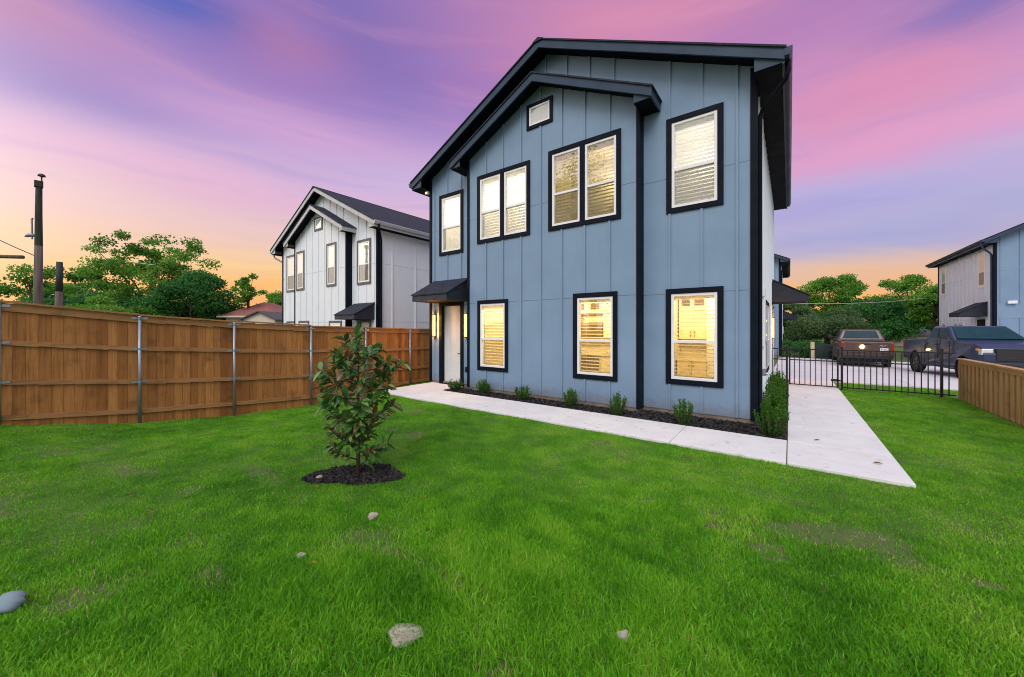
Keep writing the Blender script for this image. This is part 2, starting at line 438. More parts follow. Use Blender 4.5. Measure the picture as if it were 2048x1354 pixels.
def flat(name, polys, z, th, mat, label=None, slope=None, bevel=.008):
    mb = MB()
    for p in polys: mb.prism(p, 2, z - th, z)
    o = mb.build(name, mat, bevel=bevel); o['kind'] = 'structure'; return o
# walk in front of the house: slabs with open joints, kept as one path
def slab(x0, x1, y0, y1, gap=.004): return [(x0 + gap, y0 + gap), (x1 - gap, y0 + gap), (x1 - gap, y1 - gap), (x0 + gap, y1 - gap)]
wx = [-9.35, -8.0, -6.72, -5.5, -4.24, -2.93, -1.5, -.033]
polys = [slab(a, b, 6.09, 7.31) for a, b in zip(wx[:-1], wx[1:])]
polys[0] = [(-9.15, 6.15), (-8.006, 6.096), (-8.006, 7.304), (-9.35, 7.304), (-9.35, 6.5)]
polys.append(slab(-9.38, -7.95, 7.31, 8.28))
flat('front_path', polys, .03, .12, CONC)
ry = [6.09, 7.28, 8.45, 9.62, 10.8, 11.98, 13.16, 14.5, 16.28]
flat('side_path', [slab(-.03, 1.15, a, b) for a, b in zip(ry[:-1], ry[1:])], .03, .12, CONC)
def driveway():
    mb = MB(); ys = [16.3, 19.2, 22.2, 25.2, 28.4, 31.6]; xs = [-.6, 3., 6.6, 10.2, 14, 19]
    zd = lambda y: .03 - .24 * float(sstep(y, 17, 27))
    for a, b in zip(ys[:-1], ys[1:]):
        n = 3
        for c, d in zip(xs[:-1], xs[1:]):
            for k in range(n):
                y0 = a + (b - a) * k / n; y1 = a + (b - a) * (k + 1) / n
                ya, yb = y0 + (.008 if k == 0 else 0), y1 - (.008 if k == n - 1 else 0)
                x0, x1 = c + .008, d - .008
                mb.hexa([(x0, ya, zd(ya) - .15), (x1, ya, zd(ya) - .15), (x1, yb, zd(yb) - .15), (x0, yb, zd(yb) - .15),
                         (x0, ya, zd(ya)), (x1, ya, zd(ya)), (x1, yb, zd(yb)), (x0, yb, zd(yb))])
    o = mb.build('driveway', DRIVE); o['kind'] = 'structure'
driveway()

# ------------------------------------------------------------------ houses (all four share one plan)
XC, YF = -4.97, 8.2            # plan origin: middle of the front wall
HW, APEX, SL = 4.90, 8.91, .49
XL, XR = -9.44, -.50
YB = 17.0
BX0, BX1, YBUMP = -7.52, -2.56, 7.95
def zroof(x): return APEX - SL * abs(x - XC)
def zbump(x): return 8.0 - .5 * abs(x + 5.03)

def interior(root, X):
    def MBx(): return MB(X)
    for (x0, x1, y0, y1, z0, z1) in ((-7.46, -2.64, 8.0, 11.3, .12, 2.95), (-2.48, -.62, 8.25, 11.3, .12, 2.95)):
        m = MBx()
        m.add([(x0, y0, z0), (x1, y0, z0), (x1, y1, z0), (x0, y1, z0), (x0, y0, z1), (x1, y0, z1), (x1, y1, z1), (x0, y1, z1)],
              [(0, 1, 2, 3), (7, 6, 5, 4), (3, 2, 6, 7), (0, 3, 7, 4), (1, 5, 6, 2)])
        rm = m.build('interior_room', WALLW, root, recalc=False)
        # kitchen run along the back wall
        a, b = (-6.4, -3.3) if x0 < -5 else (-2.44, -1.72)
        k = MBx(); n = max(1, round((b - a) / .46)); w = (b - a) / n
        for i in range(n):
            if x0 < -5 and i in (2, 3): continue
            k.box(a + i * w + .006, a + (i + 1) * w - .006, 10.92, 11.28, 1.5, 2.25)
        for i in range(n): k.box(a + i * w + .006, a + (i + 1) * w - .006, 10.7, 11.28, .2, .95)
        k.box(a, b, 10.95, 11.28, 2.27, 2.85)
        k.build('kitchen_cabinet', CABIN, rm, bevel=.006)
        for i in range(n):
            for (z0_, z1_) in ((1.56, 1.72), (.72, .88)):
                xx = a + i * w + (w - .05 if i % 2 == 0 else .05)
                yy = 10.9 if z0_ > 1 else 10.68
                hd = MBx(); hd.box(xx - .008, xx + .008, yy - .01, yy, z0_, z1_); hd.build('cabinet_handle', INKB, rm)
        ct = MBx(); ct.box(a - .02, b + .02, 10.66, 11.29, .96, 1.0); ct.build('worktop', CABIN, rm)
        if x0 < -5:
            mw_ = MBx(); mw_.box(a + 2 * w + .01, a + 4 * w - .01, 10.85, 11.28, 1.52, 1.98); mw_.build('microwave', STEELK, rm, bevel=.01)
            ov = MBx(); ov.box(a + 2 * w + .02, a + 4 * w - .02, 10.64, 10.69, .22, .94)
            ov.build('oven', STEELK, rm, bevel=.01)
            for (p, q) in ((-5.55, -5.28), (-5.05, -4.76)):
                vt = MBx(); vt.box(p, q, 10.93, 10.945, 2.38, 2.58); vt.build('wall_vent', INKB, rm)
        else:
            for (p, q) in ((-2.36, -2.16), (-2.05, -1.82)):
                vt = MBx(); vt.box(p, q, 10.93, 10.945, 2.40, 2.58); vt.build('wall_vent', INKB, rm)
            pc = MBx(); pc.box(-1.70, -1.52, 10.6, 11.28, .13, 2.9); pc.build('pillar', VINYL, rm)
    for (x0, x1, y0, y1, z0, z1) in ((-7.46, -5.1, 8.0, 9.6, 3.2, 6.35), (-5.04, -2.64, 8.0, 9.6, 3.2, 6.35), (-2.48, -.62, 8.25, 9.8, 3.2, 6.35), (-9.36, -7.6, 8.25, 9.8, 3.2, 6.3)):
        m = MBx()
        m.add([(x0, y0, z0), (x1, y0, z0), (x1, y1, z0), (x0, y1, z0), (x0, y0, z1), (x1, y0, z1), (x1, y1, z1), (x0, y1, z1)],
              [(0, 1, 2, 3), (7, 6, 5, 4), (3, 2, 6, 7), (0, 3, 7, 4), (1, 5, 6, 2)])
        m.build('interior_room', WALLU, root, recalc=False)

def lamp_light(name, loc, power, col, root, radius=.12):
    d = bpy.data.lights.new(name, 'POINT'); d.energy = power; d.color = col; d.shadow_soft_size = radius
    o = bpy.data.objects.new(name, d); COL.objects.link(o); o.location = loc; o.parent = root

def house(loc, label, mirror=False, siding=SID_BLUE, trim=TRIM, fasc=FASC, lit=False, plain=False, side=None):
    root = empty('house', loc, label, 'house')
    s = -1 if mirror else 1
    X = lambda x, y, z: (s * (x - XC), y - YF, z)
    def M(): return MB(X)
    Ff = frame((0, YF, 0), (1, 0, 0), (0, -1, 0)); Fb = frame((0, YBUMP, 0), (1, 0, 0), (0, -1, 0))
    Fr = frame((XR, 0, 0), (0, 1, 0), (1, 0, 0)); Fl = frame((XL, 0, 0), (0, 1, 0), (-1, 0, 0))
    openings = {'f': [], 'b': [], 'r': [], 'l': []}
    cas = {'f': [], 'b': [], 'r': [], 'l': []}
    FR = {'f': Ff, 'b': Fb, 'r': Fr, 'l': Fl}

    # ---- windows
    def window(face, u0, u1, z0, z1, n=1, blind=None, slats='closed', small=False, bright=False, halfblind=0.0):
        F = FR[face]; cw = .105 if not small else .085; flatw = (not lit) or face in 'rl' or small
        cas[face].append((u0, u1, z0, z1))
        o0, o1, p0, p1 = u0 + cw, u1 - cw, z0 + cw, z1 - cw
        if not flatw: openings[face].append((o0, o1, p0, p1))
        c = M(); e = .012
        c.fbox(F, u0, o0, 0, .034, z0, z1); c.fbox(F, o1, u1, 0, .034, z0, z1)
        c.fbox(F, o0, o1, 0, .038, z1 - cw, z1); c.fbox(F, o0, o1, 0, .038, z0, p0)
        units = [(o0, o1)]
        if n == 2:
            mid = o0 + (o1 - o0) * .5; mw = .065
            c.fbox(F, mid - mw, mid + mw, 0, .034, p0, p1); units = [(o0, mid - mw), (mid + mw, o1)]
        w = c.build('window', VINYL if plain and face == 'l' else trim, root, bevel=.004)
        for q, (a, b) in enumerate(units):
            f = M(); t = .055 if not small else .045; d0, d1 = (-.07, .02) if not flatw else (.0, .03)
            f.fbox(F, a, a + t, d0, d1, p0, p1); f.fbox(F, b - t, b, d0, d1, p0, p1)
            f.fbox(F, a + t, b - t, d0, d1 - .003, p1 - t, p1); f.fbox(F, a + t, b - t, d0, d1 - .003, p0, p0 + t)
            zm = p0 + (p1 - p0) * .44
            if not small: f.fbox(F, a + t, b - t, d0, d1 - .005, zm - .025, zm + .03)
            f.build('frame', VINYL, w, bevel=.004)
            nb = d1 - .022 if flatw else -.03
            gl = GLASS_R if bright else GLASS
            if small:
                p = M(); p.fquad(F, a + t, b - t, p0 + t, p1 - t, nb + .008); p.build('pane', gl, w, recalc=False)
                k = M(); k.fquad(F, a + t, b - t, p0 + t, p1 - t, nb); k.build('blind', BLIND_N, w, recalc=False); continue
            p = M(); p.fquad(F, a + t, b - t, zm + .03, p1 - t, nb + .010); p.build('pane', gl, w, recalc=False)
            p = M(); p.fquad(F, a + t, b - t, p0 + t, zm - .025, nb + .004 if flatw else nb - .012); p.build('pane', gl, w, recalc=False)
            if flatw:
                p = M(); p.fquad(F, a + t, b - t, p0 + t, zm - .025, nb + .012); p.build('screen', SCREEN, w, recalc=False)
            if lit and not flatw:
                p = M(); p.fquad(F, a + t, b - t, p0 + t, zm - .025, nb + .012); p.build('screen', SCREEN, w, recalc=False)
            # blind
            k = M()
            if flatw: k.fquad(F, a + t, b - t, p0 + t, p1 - t, nb)
            elif slats == 'shade': k.fquad(F, a + t + .005, b - t - .005, p0 + t, p1 - t, -.11)
            else:
                pitch = {'closed': .078, 'mid': .082, 'open': .078}[slats]; zz_ = p0 + t + .02 + halfblind; ang = {'closed': R(66), 'open': R(14), 'mid': R(44)}[slats]
                hwid = .037
                while zz_ < p1 - t - .06:
                    dz = math.sin(ang) * hwid; dn = math.cos(ang) * hwid; jj = 0.0
                    k.add([F(a + .02, -.13 + dn, zz_ - dz + jj), F(b - .02, -.13 + dn, zz_ - dz - jj), F(b - .02, -.13 - dn, zz_ + dz - jj), F(a + .02, -.13 - dn, zz_ + dz + jj)], [(0, 1, 2, 3)])
                    zz_ += pitch
                k.fbox(F, a + .01, b - .01, -.16, -.10, p1 - t - .05, p1 - .01)
                k.fbox(F, a + .02, b - .02, -.15, -.11, p0 + t + halfblind - .005, p0 + t + halfblind + .012)
                for uu in (a + (b - a) * .2, a + (b - a) * .8): k.fbox(F, uu - .0025, uu + .0025, -.131, -.129, p0 + t + halfblind, p1 - t)
            k.build('blind', blind or BLIND_N, w, recalc=False)
        return w
    if plain:
        _w = window
        def window(face, *a, _w=_w, **k):
            if face in 'rl': return _w(face, *a, **k)
    if mirror:
        window('b', -3.62, -2.76, 4.14, 6.12); window('b', -6.68, -5.82, 4.14, 6.12)
    else:
        window('b', -4.79, -2.95, 4.19, 6.16, 2, BLIND, 'mid', bright=True); window('b', -7.15, -5.34, 4.19, 6.11, 2, BLIND_W, 'closed')
    window('b', -5.44, -4.67, 6.88, 7.52, 1, small=True)
    window('f', -2.07, -1.02, 4.18, 6.15, 1, BLIND_W, 'closed', bright=True)
    window('f', -2.08, -1.02, .64, 2.61, 1, BLIND, 'open')
    window('b', -4.11, -3.03, .62, 2.61, 1, BLIND, 'open')
    window('b', -7.14, -6.05, .61, 2.58, 1, BLIND, 'mid')
    window('f', -9.0, -7.95, 4.10, 6.02, 1, BLIND_W, 'shade')
    window('r', 11.1, 13.0, .64, 2.5, 2)
    if plain:
        window('l', 9.2, 10.2, 4.2, 6.1); window('l', 15.4, 16.4, 4.2, 6.1)
        window('l', 12.3, 14.1, .64, 2.4, 2); window('l', 15.4, 16.3, .64, 2.4)

    # ---- front door
    dz0, dz1, d0, d1 = .06, 2.50, -8.88, -8.06
    if not plain:
        openings['f'].append((d0 - .02, d1 + .02, dz0, dz1 + .02)); cas['f'].append((d0 - .12, d1 + .12, 0, dz1 + .12))
        j = M(); j.fbox(Ff, d0 - .12, d0 - .0, -.16, .036, 0, dz1 + .12); j.fbox(Ff, d1, d1 + .12, -.16, .036, 0, dz1 + .12)
        j.fbox(Ff, d0, d1, -.16, .04, dz1, dz1 + .12); j.fbox(Ff, d0, d1, -.16, .03, 0.03, dz0)
        j.build('door_frame', trim, root, bevel=.004)
        d = M(); d.fbox(Ff, d0 + .003, d1 - .003, -.15, -.10, dz0 + .005, dz1 - .004)
        # raised stiles and rails round one tall panel
        d.fbox(Ff, d0 + .003, d0 + .15, -.101, -.085, dz0 + .01, dz1 - .006); d.fbox(Ff, d1 - .15, d1 - .003, -.101, -.085, dz0 + .01, dz1 - .006)
        d.fbox(Ff, d0 + .15, d1 - .15, -.101, -.086, dz1 - .20, dz1 - .006); d.fbox(Ff, d0 + .15, d1 - .15, -.101, -.086, dz0 + .01, dz0 + .30)
        dr = d.build('door', DOORW, root, bevel=.006)
        h = M(); hx = d1 - .07
        h.tube([Ff(hx, -.09, 1.02), Ff(hx, -.03, 1.02), Ff(hx - .11, -.03, 1.02)], .011, 8); h.fbox(Ff, hx - .03, hx + .03, -.088, -.075, .96, 1.10); h.fbox(Ff, hx - .03, hx + .03, -.088, -.072, 1.16, 1.22)
        h.build('handle', BLACKM, dr)

    # ---- walls: cells round the openings + gable piece
    def wallgrid(m, F, u0, u1, z0, z1, ops):
        us = sorted({u0, u1} | {v for o in ops for v in o[:2]}); zs = sorted({z0, z1} | {v for o in ops for v in o[2:]})
        us = [u for u in us if u0 <= u <= u1]; zs = [z for z in zs if z0 <= z <= z1]
        for a, b in zip(us[:-1], us[1:]):
            for c, e in zip(zs[:-1], zs[1:]):
                mu, mz = (a + b) / 2, (c + e) / 2
                if any(o[0] < mu < o[1] and o[2] < mz < o[3] for o in ops): continue
                m.fquad(F, a, b, c, e, 0)
        for o in ops:
            for (p, q) in (((o[0], o[2]), (o[1], o[2])), ((o[1], o[2]), (o[1], o[3])), ((o[1], o[3]), (o[0], o[3])), ((o[0], o[3]), (o[0], o[2]))):
                m.add([F(p[0], 0, p[1]), F(q[0], 0, q[1]), F(q[0], -.2, q[1]), F(p[0], -.2, p[1])], [(0, 1, 2, 3)])
    w = M(); Z0, Z1 = .10, 6.2
    of = openings['f']
    wallgrid(w, Ff, XL, BX0, Z0, Z1, [o for o in of if o[1] < BX0]); wallgrid(w, Ff, BX1, XR, Z0, Z1, [o for o in of if o[0] > BX1])
    zt = lambda x: zroof(x) - .09
    w.add([(XL, YF, Z1), (XR, YF, Z1), (XR, YF, zt(XR)), (XC, YF, zt(XC)), (XL, YF, zt(XL))], [(0, 1, 2, 3, 4)])
    wallgrid(w, Fb, BX0, BX1, Z0, Z1, openings['b'])
    zb = lambda x: zbump(x) - .09
    w.add([(BX0, YBUMP, Z1), (BX1, YBUMP, Z1), (BX1, YBUMP, zb(BX1)), (-5.03, YBUMP, zb(-5.03)), (BX0, YBUMP, zb(BX0))], [(0, 1, 2, 3, 4)])
    for bx in (BX0, BX1): w.add([(bx, YBUMP, Z0), (bx, YF, Z0), (bx, YF, zb(bx)), (bx, YBUMP, zb(bx))], [(0, 1, 2, 3)])
    wL, wR = (M(), M()) if side else (w, w)
    for xw in (XL, XR): (wL if xw == XL else wR).add([(xw, YF, Z0), (xw, YB, Z0), (xw, YB, zt(xw)), (xw, YF, zt(xw))], [(0, 1, 2, 3)])
    wb = M(); wb.add([(XL, YB, Z0), (XR, YB, Z0), (XR, YB, zt(XR)), (XC, YB, zt(XC)), (XL, YB, zt(XL))], [(0, 1, 2, 3, 4)]); wb.build('wall', side or siding, root)
    # battens
    def clipz(u, z0, z1, rects, half=.022):
        segs = [(z0, z1)]
        for r in rects:
            if r[0] - half < u < r[1] + half:
                new = []
                for a, b in segs:
                    if r[3] <= a or r[2] >= b: new.append((a, b)); continue
                    if a < r[2]: new.append((a, r[2] - .001))
                    if b > r[3]: new.append((r[3] + .001, b))
                segs = new
        return [q for q in segs if q[1] - q[0] > .02]
    k = 0; xs = [-.80 - .603 * i for i in range(15)]
    aw = [(-9.3, -7.7, 2.55, 3.32)]
    for x in xs:
        if BX0 + .1 < x < BX1 - .1:
            for a, b in clipz(x, Z0, zb(x), cas['b']): w.fbox(Fb, x - .021, x + .021, 0, .026, a, b)
            a0 = zbump(x) + .06
            if zt(x) > a0: w.fbox(Ff, x - .021, x + .021, 0, .026, a0, zt(x))
        elif XL + .1 < x < BX0 - .12 or BX1 + .1 < x < XR - .1:
            for a, b in clipz(x, Z0, zt(x), cas['f'] + (aw if x < -5 else [])): w.fbox(Ff, x - .021, x + .021, 0, .026, a, b)
    for y in ([8.9 + 1.22 * i for i in range(7)] if mirror else [8.66 + (.62 if plain else .42) * i for i in range(13 if plain else 20)]):
        for a, b in clipz(y, Z0, 6.28, cas['r'] + [(14.9, 16.5, 2.55, 3.32), (15.2, 16.3, 0, 2.6)]): wR.fbox(Fr, y - .021, y + .021, 0, .04, a, b)
        for a, b in clipz(y, Z0, 6.28, cas['l'] + ([(9.0, 10.6, 2.6, 3.4), (9.3, 10.2, 0, 2.6)] if plain else [])): wL.fbox(Fl, y - .021, y + .021, 0, .04, a, b)
    w.build('wall', siding, root)
    if side: wL.build('wall', side, root); wR.build('wall', side, root)
    # panel joints: thin dark z-flashing lines
    sm = M()
    for zz_ in (2.51, 4.92):
        def seam(F, a, b, rects):
            cuts = sorted([(max(r[0], a), min(r[1], b)) for r in rects if r[2] < zz_ < r[3] and r[1] > a and r[0] < b]); p = a
            for c in cuts:
                if c[0] > p: sm.fbox(F, p, c[0], -.002, .003, zz_ - .003, zz_ + .003)
                p = max(p, c[1])
            if b > p: sm.fbox(F, p, b, -.002, .003, zz_ - .003, zz_ + .003)
        seam(Ff, XL, BX0, cas['f'] + aw); seam(Ff, BX1, XR, cas['f']); seam(Fb, BX0, BX1, cas['b']); seam(Fr, YF, YB, cas['r'] + [(14.9, 16.5, 2.4, 3.3)]); seam(Fl, YF, YB, cas['l'])
    sm.build('panel_joint', TRIM_G, root)

    # ---- corner boards
    def corner(x0, x1, y0, y1, z0, z1):
        c = M(); c.box(x0, x1, y0, y1, z0, z1); c.build('corner_board', TRIM, root, bevel=.004)
    corner(XR - .085, XR + .03, YF - .03, YF + .10, .08, zt(XR) - .02)
    corner(XL - .03, XL + .075, YF - .03, YF + .10, .08, zt(XL) - .02)
    corner(BX1 - .055, BX1 + .02, YBUMP - .03, YF - .002, .08, zb(BX1) - .02)
    corner(BX0 - .02, BX0 + .06, YBUMP - .03, YF - .002, .08, zb(BX0) - .02)
    corner(XR - .02, XR + .03, YB - .1, YB + .02, .08, 6.27); corner(XL - .03, XL + .02, YB - .1, YB + .02, .08, 6.27)
    # ---- slab edge
    f = M(); f.box(XL + .03, XR - .03, YF + .02, YB - .02, -.5, .10)
    f.box(BX0 + .03, BX1 - .03, YBUMP + .02, YF + .4, -.5, .098); f.build('foundation', SLAB, root, bevel=.01)

    # ---- main roof
    Y0, Y1 = YF - .45, YB + .45
    r = M(); L, Rr = XC - HW, XC + HW; th = .035
    for (xa, xb) in ((L, XC), (XC, Rr)):
        ya, yb = Y0 - .03, Y1 + .03; e = .03 if xa == XC else -.03
        xe, xi = (xb + .03, XC) if xa == XC else (xa - .03, XC)
        r.hexa([(xi, ya, zroof(xi)), (xe, ya, zroof(xe)), (xe, yb, zroof(xe)), (xi, yb, zroof(xi)),
                (xi, ya, zroof(xi) + th), (xe, ya, zroof(xe) + th), (xe, yb, zroof(xe) + th), (xi, yb, zroof(xi) + th)])
    r.prism([(XC - .15, APEX - .05), (XC + .15, APEX - .05), (XC + .15, APEX - .028), (XC, APEX + .046), (XC - .15, APEX - .028)], 1, Y0 - .036, Y1 + .036)
    roof = r.build('roof', SHING, root)
    # raised shingle courses show as small steps along the rake
    fz = .185
    b = M()
    for sg in (-1, 1):
        xe = XC + sg * HW
        for yy in (Y0, Y1 - .04):
            b.hexa([(XC, yy, APEX - fz), (xe, yy, zroof(xe) - fz), (xe, yy + .04, zroof(xe) - fz), (XC, yy + .04, APEX - fz),
                    (XC, yy, APEX - .001), (xe, yy, zroof(xe) - .001), (xe, yy + .04, zroof(xe) - .001), (XC, yy + .04, APEX - .001)])
            # closed end of the boxed eave
            xw = XC + sg * (XR - XC if sg > 0 else XC - XL)
            yc = yy + .045 if yy == Y0 else yy - .015
            b.prism([(xw, 6.30), (xe - sg * .03, 6.30), (xe - sg * .03, zroof(xe) - .03), (xw, zroof(xw) - .05)], 1, yc, yc + .02)
        xq = xe - sg * .03
        b.box(min(xq, xe), max(xq, xe), Y0 + .041, Y1 - .041, 6.27, zroof(xe) - .012)
    b.build('fascia', fasc, roof)
    sf = M()
    for sg in (-1, 1):
        xe = XC + sg * (HW - .031); xw = XR if sg > 0 else XL
        sf.box(min(xw, xe), max(xw, xe), Y0 + .07, Y1 - .07, 6.285, 6.30)
        # sloped soffits of the rake overhangs
        for (ya, yb) in ((Y0 + .041, YF + .0), (YB, Y1 - .041)):
            sf.hexa([(XC, ya, APEX - .10), (xw, ya, zroof(xw) - .10), (xw, yb, zroof(xw) - .10), (XC, yb, APEX - .10),
                     (XC, ya, APEX - .08), (xw, ya, zroof(xw) - .08), (xw, yb, zroof(xw) - .08), (XC, yb, APEX - .08)])
    sf.build('soffit', SOFF, roof)
    for sg in (-1, 1):
        gt = M()
        xe = XC + sg * HW; zg = zroof(xe)
        pr = [(xe, zg - .14), (xe + sg * .07, zg - .14), (xe + sg * .11, zg - .04), (xe + sg * .11, zg - .005), (xe + sg * .098, zg - .005), (xe + sg * .098, zg - .04), (xe + sg * .065, zg - .125), (xe, zg - .125)]
        gt.prism(pr, 1, Y0 - .01, Y1 + .01)
        for yy in (Y0 - .014, Y1 + .004): gt.prism([pr[0], pr[1], pr[2], pr[3], (xe, zg - .005)], 1, yy, yy + .01)
        gt.build('gutter', fasc, root)
    for sg, xw in ((1, XR), (-1, XL)):
        if lit and sg < 0: continue
        xe = XC + sg * (HW + .05)
        ds = M(); xa = xw + sg * .055
        ds.tube([(xe, Y0 + .2, 6.40), (xe, Y0 + .2, 6.22), (xe - sg * .03, Y0 + .24, 6.12), (xa + sg * .06, YF + .1, 5.86), (xa, YF + .14, 5.74), (xa, YF + .14, .22), (xa + sg * .03, YF + .10, .12), (xa + sg * .14, YF - .05, .07)], .042, 8)
        ds.build('downspout', TRIM if sg * s > 0 else fasc, root, smooth=True)
    # ---- small front gable
    Y0, Y1 = YBUMP - .40, YF + .02; xc, hw, ap = -5.03, 2.84, 8.0
    r = M(); zr = zbump
    for sg in (-1, 1):
        xe = xc + sg * (hw + .03); ya, yb = Y0 - .03, Y1
        r.hexa([(xc, ya, ap), (xe, ya, zr(xe)), (xe, yb, zr(xe)), (xc, yb, ap), (xc, ya, ap + .035), (xe, ya, zr(xe) + .035), (xe, yb, zr(xe) + .035), (xc, yb, ap + .035)])
    gr = r.build('gable_roof', SHING, root)
    b = M(); sf = M()
    for sg in (-1, 1):
        xe = xc + sg * hw; ze = zr(xe); xw = BX1 if sg > 0 else BX0
        b.hexa([(xc, Y0, ap - fz), (xe, Y0, ze - fz), (xe, Y0 + .04, ze - fz), (xc, Y0 + .04, ap - fz), (xc, Y0, ap - .001), (xe, Y0, ze - .001), (xe, Y0 + .04, ze - .001), (xc, Y0 + .04, ap - .001)])
        b.prism([(xw, 6.40), (xe - sg * .03, 6.40), (xe - sg * .03, ze - .03), (xw, zr(xw) - .05)], 1, Y0 + .045, Y0 + .065)
        xq = xe - sg * .03
        b.box(min(xq, xe), max(xq, xe), Y0 + .041, YF - .003, 6.38, ze - .01)
        xo = xe - sg * .031
        sf.box(min(xw, xo), max(xw, xo), Y0 + .067, YF - .004, 6.39, 6.405)
        sf.hexa([(xc, Y0 + .041, ap - .10), (xw, Y0 + .041, zr(xw) - .10), (xw, YBUMP, zr(xw) - .10), (xc, YBUMP, ap - .10),
                 (xc, Y0 + .041, ap - .08), (xw, Y0 + .041, zr(xw) - .08), (xw, YBUMP, zr(xw) - .08), (xc, YBUMP, ap - .08)])
    b.build('fascia', fasc, gr); sf.build('soffit', SOFF, gr)

    # ---- awnings over the doors
    def awning(F, u0, u1, proj, zl, zh):
        a = M()
        a.add([F(u0 - .03, proj + .03, zl + .17), F(u1 + .03, proj + .03, zl + .17), F(u1 + .03, 0.0, zh), F(u0 - .03, 0.0, zh),
               F(u0 - .03, proj + .03, zl + .205), F(u1 + .03, proj + .03, zl + .205), F(u1 + .03, 0.0, zh + .035), F(u0 - .03, 0.0, zh + .035)],
              [(0, 3, 2, 1), (4, 5, 6, 7), (0, 1, 5, 4), (1, 2, 6, 5), (2, 3, 7, 6), (3, 0, 4, 7)])
        ao = a.build('awning', SHING, root)
        b = M()
        for u in (u0, u1 - .03):
            b.add([F(u, 0, zl), F(u, proj, zl), F(u, proj, zl + .165), F(u, 0, zh - .005), F(u + .03, 0, zl), F(u + .03, proj, zl), F(u + .03, proj, zl + .165), F(u + .03, 0, zh - .005)],
                  [(0, 1, 2, 3), (7, 6, 5, 4), (0, 4, 5, 1), (1, 5, 6, 2), (2, 6, 7, 3), (3, 7, 4, 0)])
        b.fbox(F, u0 + .03, u1 - .03, proj - .03, proj, zl - .002, zl + .16)
        b.build('fascia', P('awning_board', (.030, .036, .050), (.022, .027, .040), rough=.5, spec=.2), ao)
        b = M(); b.fbox(F, u0 + .03, u1 - .03, .0, proj - .03, zl + .004, zl + .02); b.build('soffit', SOFF, ao)
    if plain: awning(Fl, 9.0, 10.6, .98, 2.66, 3.40)
    else: awning(Ff, -9.24, -7.74, .90, 2.60, 3.28)
    awning(Fr, 15.0, 16.5, .98, 2.66, 3.40)

    # ---- wall lamps: slim glowing tubes on a dark plate
    def wall_lamp(F, u, z0, z1, on, pw=14.0):
        a = M(); a.fbox(F, u - .055, u + .055, .0, .022, z0, z1); a.fbox(F, u - .05, u + .05, .022, .10, z0 + .01, z0 + .035); a.fbox(F, u - .05, u + .05, .022, .10, z1 - .035, z1 - .01)
        lo = a.build('wall_lamp', BLACKM, root, bevel=.004)
        b = M()
        p = F(u, .062, 0); b.lathe([(.0, z0 + .04), (.036, z0 + .04), (.036, z1 - .04), (.0, z1 - .04)], 16, c=(p[0], p[1], 0))
        b.build('lamp_shade', MATS['lamp_glow'] if on else VINYL, lo, smooth=False)
        if on:
            q = F(u, .16, 0)
            for zz_ in (z0 + .12, (z0 + z1) / 2, z1 - .12):
                lamp_light('lamp_bulb', X(q[0], q[1], zz_), pw, (1.0, .36, .06), root, .03)
    if plain:
        e = M(); e.fbox(Ff, -9.05, -8.75, 0, .14, 3.25, 3.40); e.build('wall_light', VINYL, root, bevel=.02)
        d = M(); d.fbox(Fl, 9.3, 10.2, .0, .05, .02, 2.5); sd = d.build('side_door', trim, root, bevel=.004)
        d = M(); d.fbox(Fl, 9.4, 10.1, .045, .06, .1, 2.4); d.build('door_leaf', TRIM, sd, bevel=.006)
    else:
        wall_lamp(Ff, -9.20, 1.50, 2.26, lit); wall_lamp(Ff, -7.80, 1.50, 2.26, lit, 4.0)
    wall_lamp(Fr, 14.75, 1.45, 2.15, lit)
    # side door under the awning
    d = M(); d.fbox(Fr, 15.28, 16.22, .0, .05, .02, 2.55); sd = d.build('side_door', trim, root, bevel=.004)
    d = M(); d.fbox(Fr, 15.37, 16.13, .045, .06, .1, 2.46); d.build('door_leaf', DOORW if lit else TRIM, sd, bevel=.006)
    # flood light under the left eave
    if lit:
        e = M(); e.box(XL - .16, XL - .04, YF - .1, YF + .0, 6.18, 6.284); fl = e.build('flood_light', VINYL, root, bevel=.01)
        e = M(); e.box(XL - .15, XL - .05, YF - .105, YF - .1, 6.19, 6.25); e.build('lens', MATS['flood_glow'], fl)
    # plumbing vent on the roof
    e = M(); e.lathe([(.045, 0), (.045, .5), (.03, .5), (.03, .3)], 12, c=(-2.2, 14.5, zroof(-2.2))); e.build('vent_pipe', GALV, root)
    if lit:
        interior(root, X)
        # service conduits on the side wall
        e = M(); e.tube([(XR + .045, 9.25, .95), (XR + .045, 9.25, 2.55)], .028, 8); e.tube([(XR + .045, 9.25, 2.55), (XR + .045, 9.25, 6.1)], .02, 8)
        e.box(XR, XR + .10, 9.17, 9.33, 2.45, 2.62); e.box(XR, XR + .10, 9.17, 9.33, 1.42, 1.58)
        e.build('conduit', VINYL, root)
        e = M(); e.box(XR, XR + .11, 9.18, 9.32, .82, .96); e.tube([(XR + .1, 9.25, .87), (XR + .15, 9.25, .85)], .025, 8); e.build('hose_tap', GALV, root)
        e = M(); pts = [(XR + .16, YF - .10, .05)] + [(XR + .16 + .075 * i, YF - .17 - .055 * i, .045) for i in range(1, 4)]
        e.tube(pts, .05, 10); e.build('drain_outlet', BLACKM, root, smooth=True)
        e = M(); e.tube([(BX0 - .05, YBUMP + .04, .62), (BX0 - .1, YBUMP - .02, .60), (BX0 - .1, YBUMP - .02, .52)], .018, 8); e.fbox(Fb, BX0 - .1, BX0 - .04, -.02, .03, .5, .66); e.build('garden_tap', BLACKM, root)
    return root

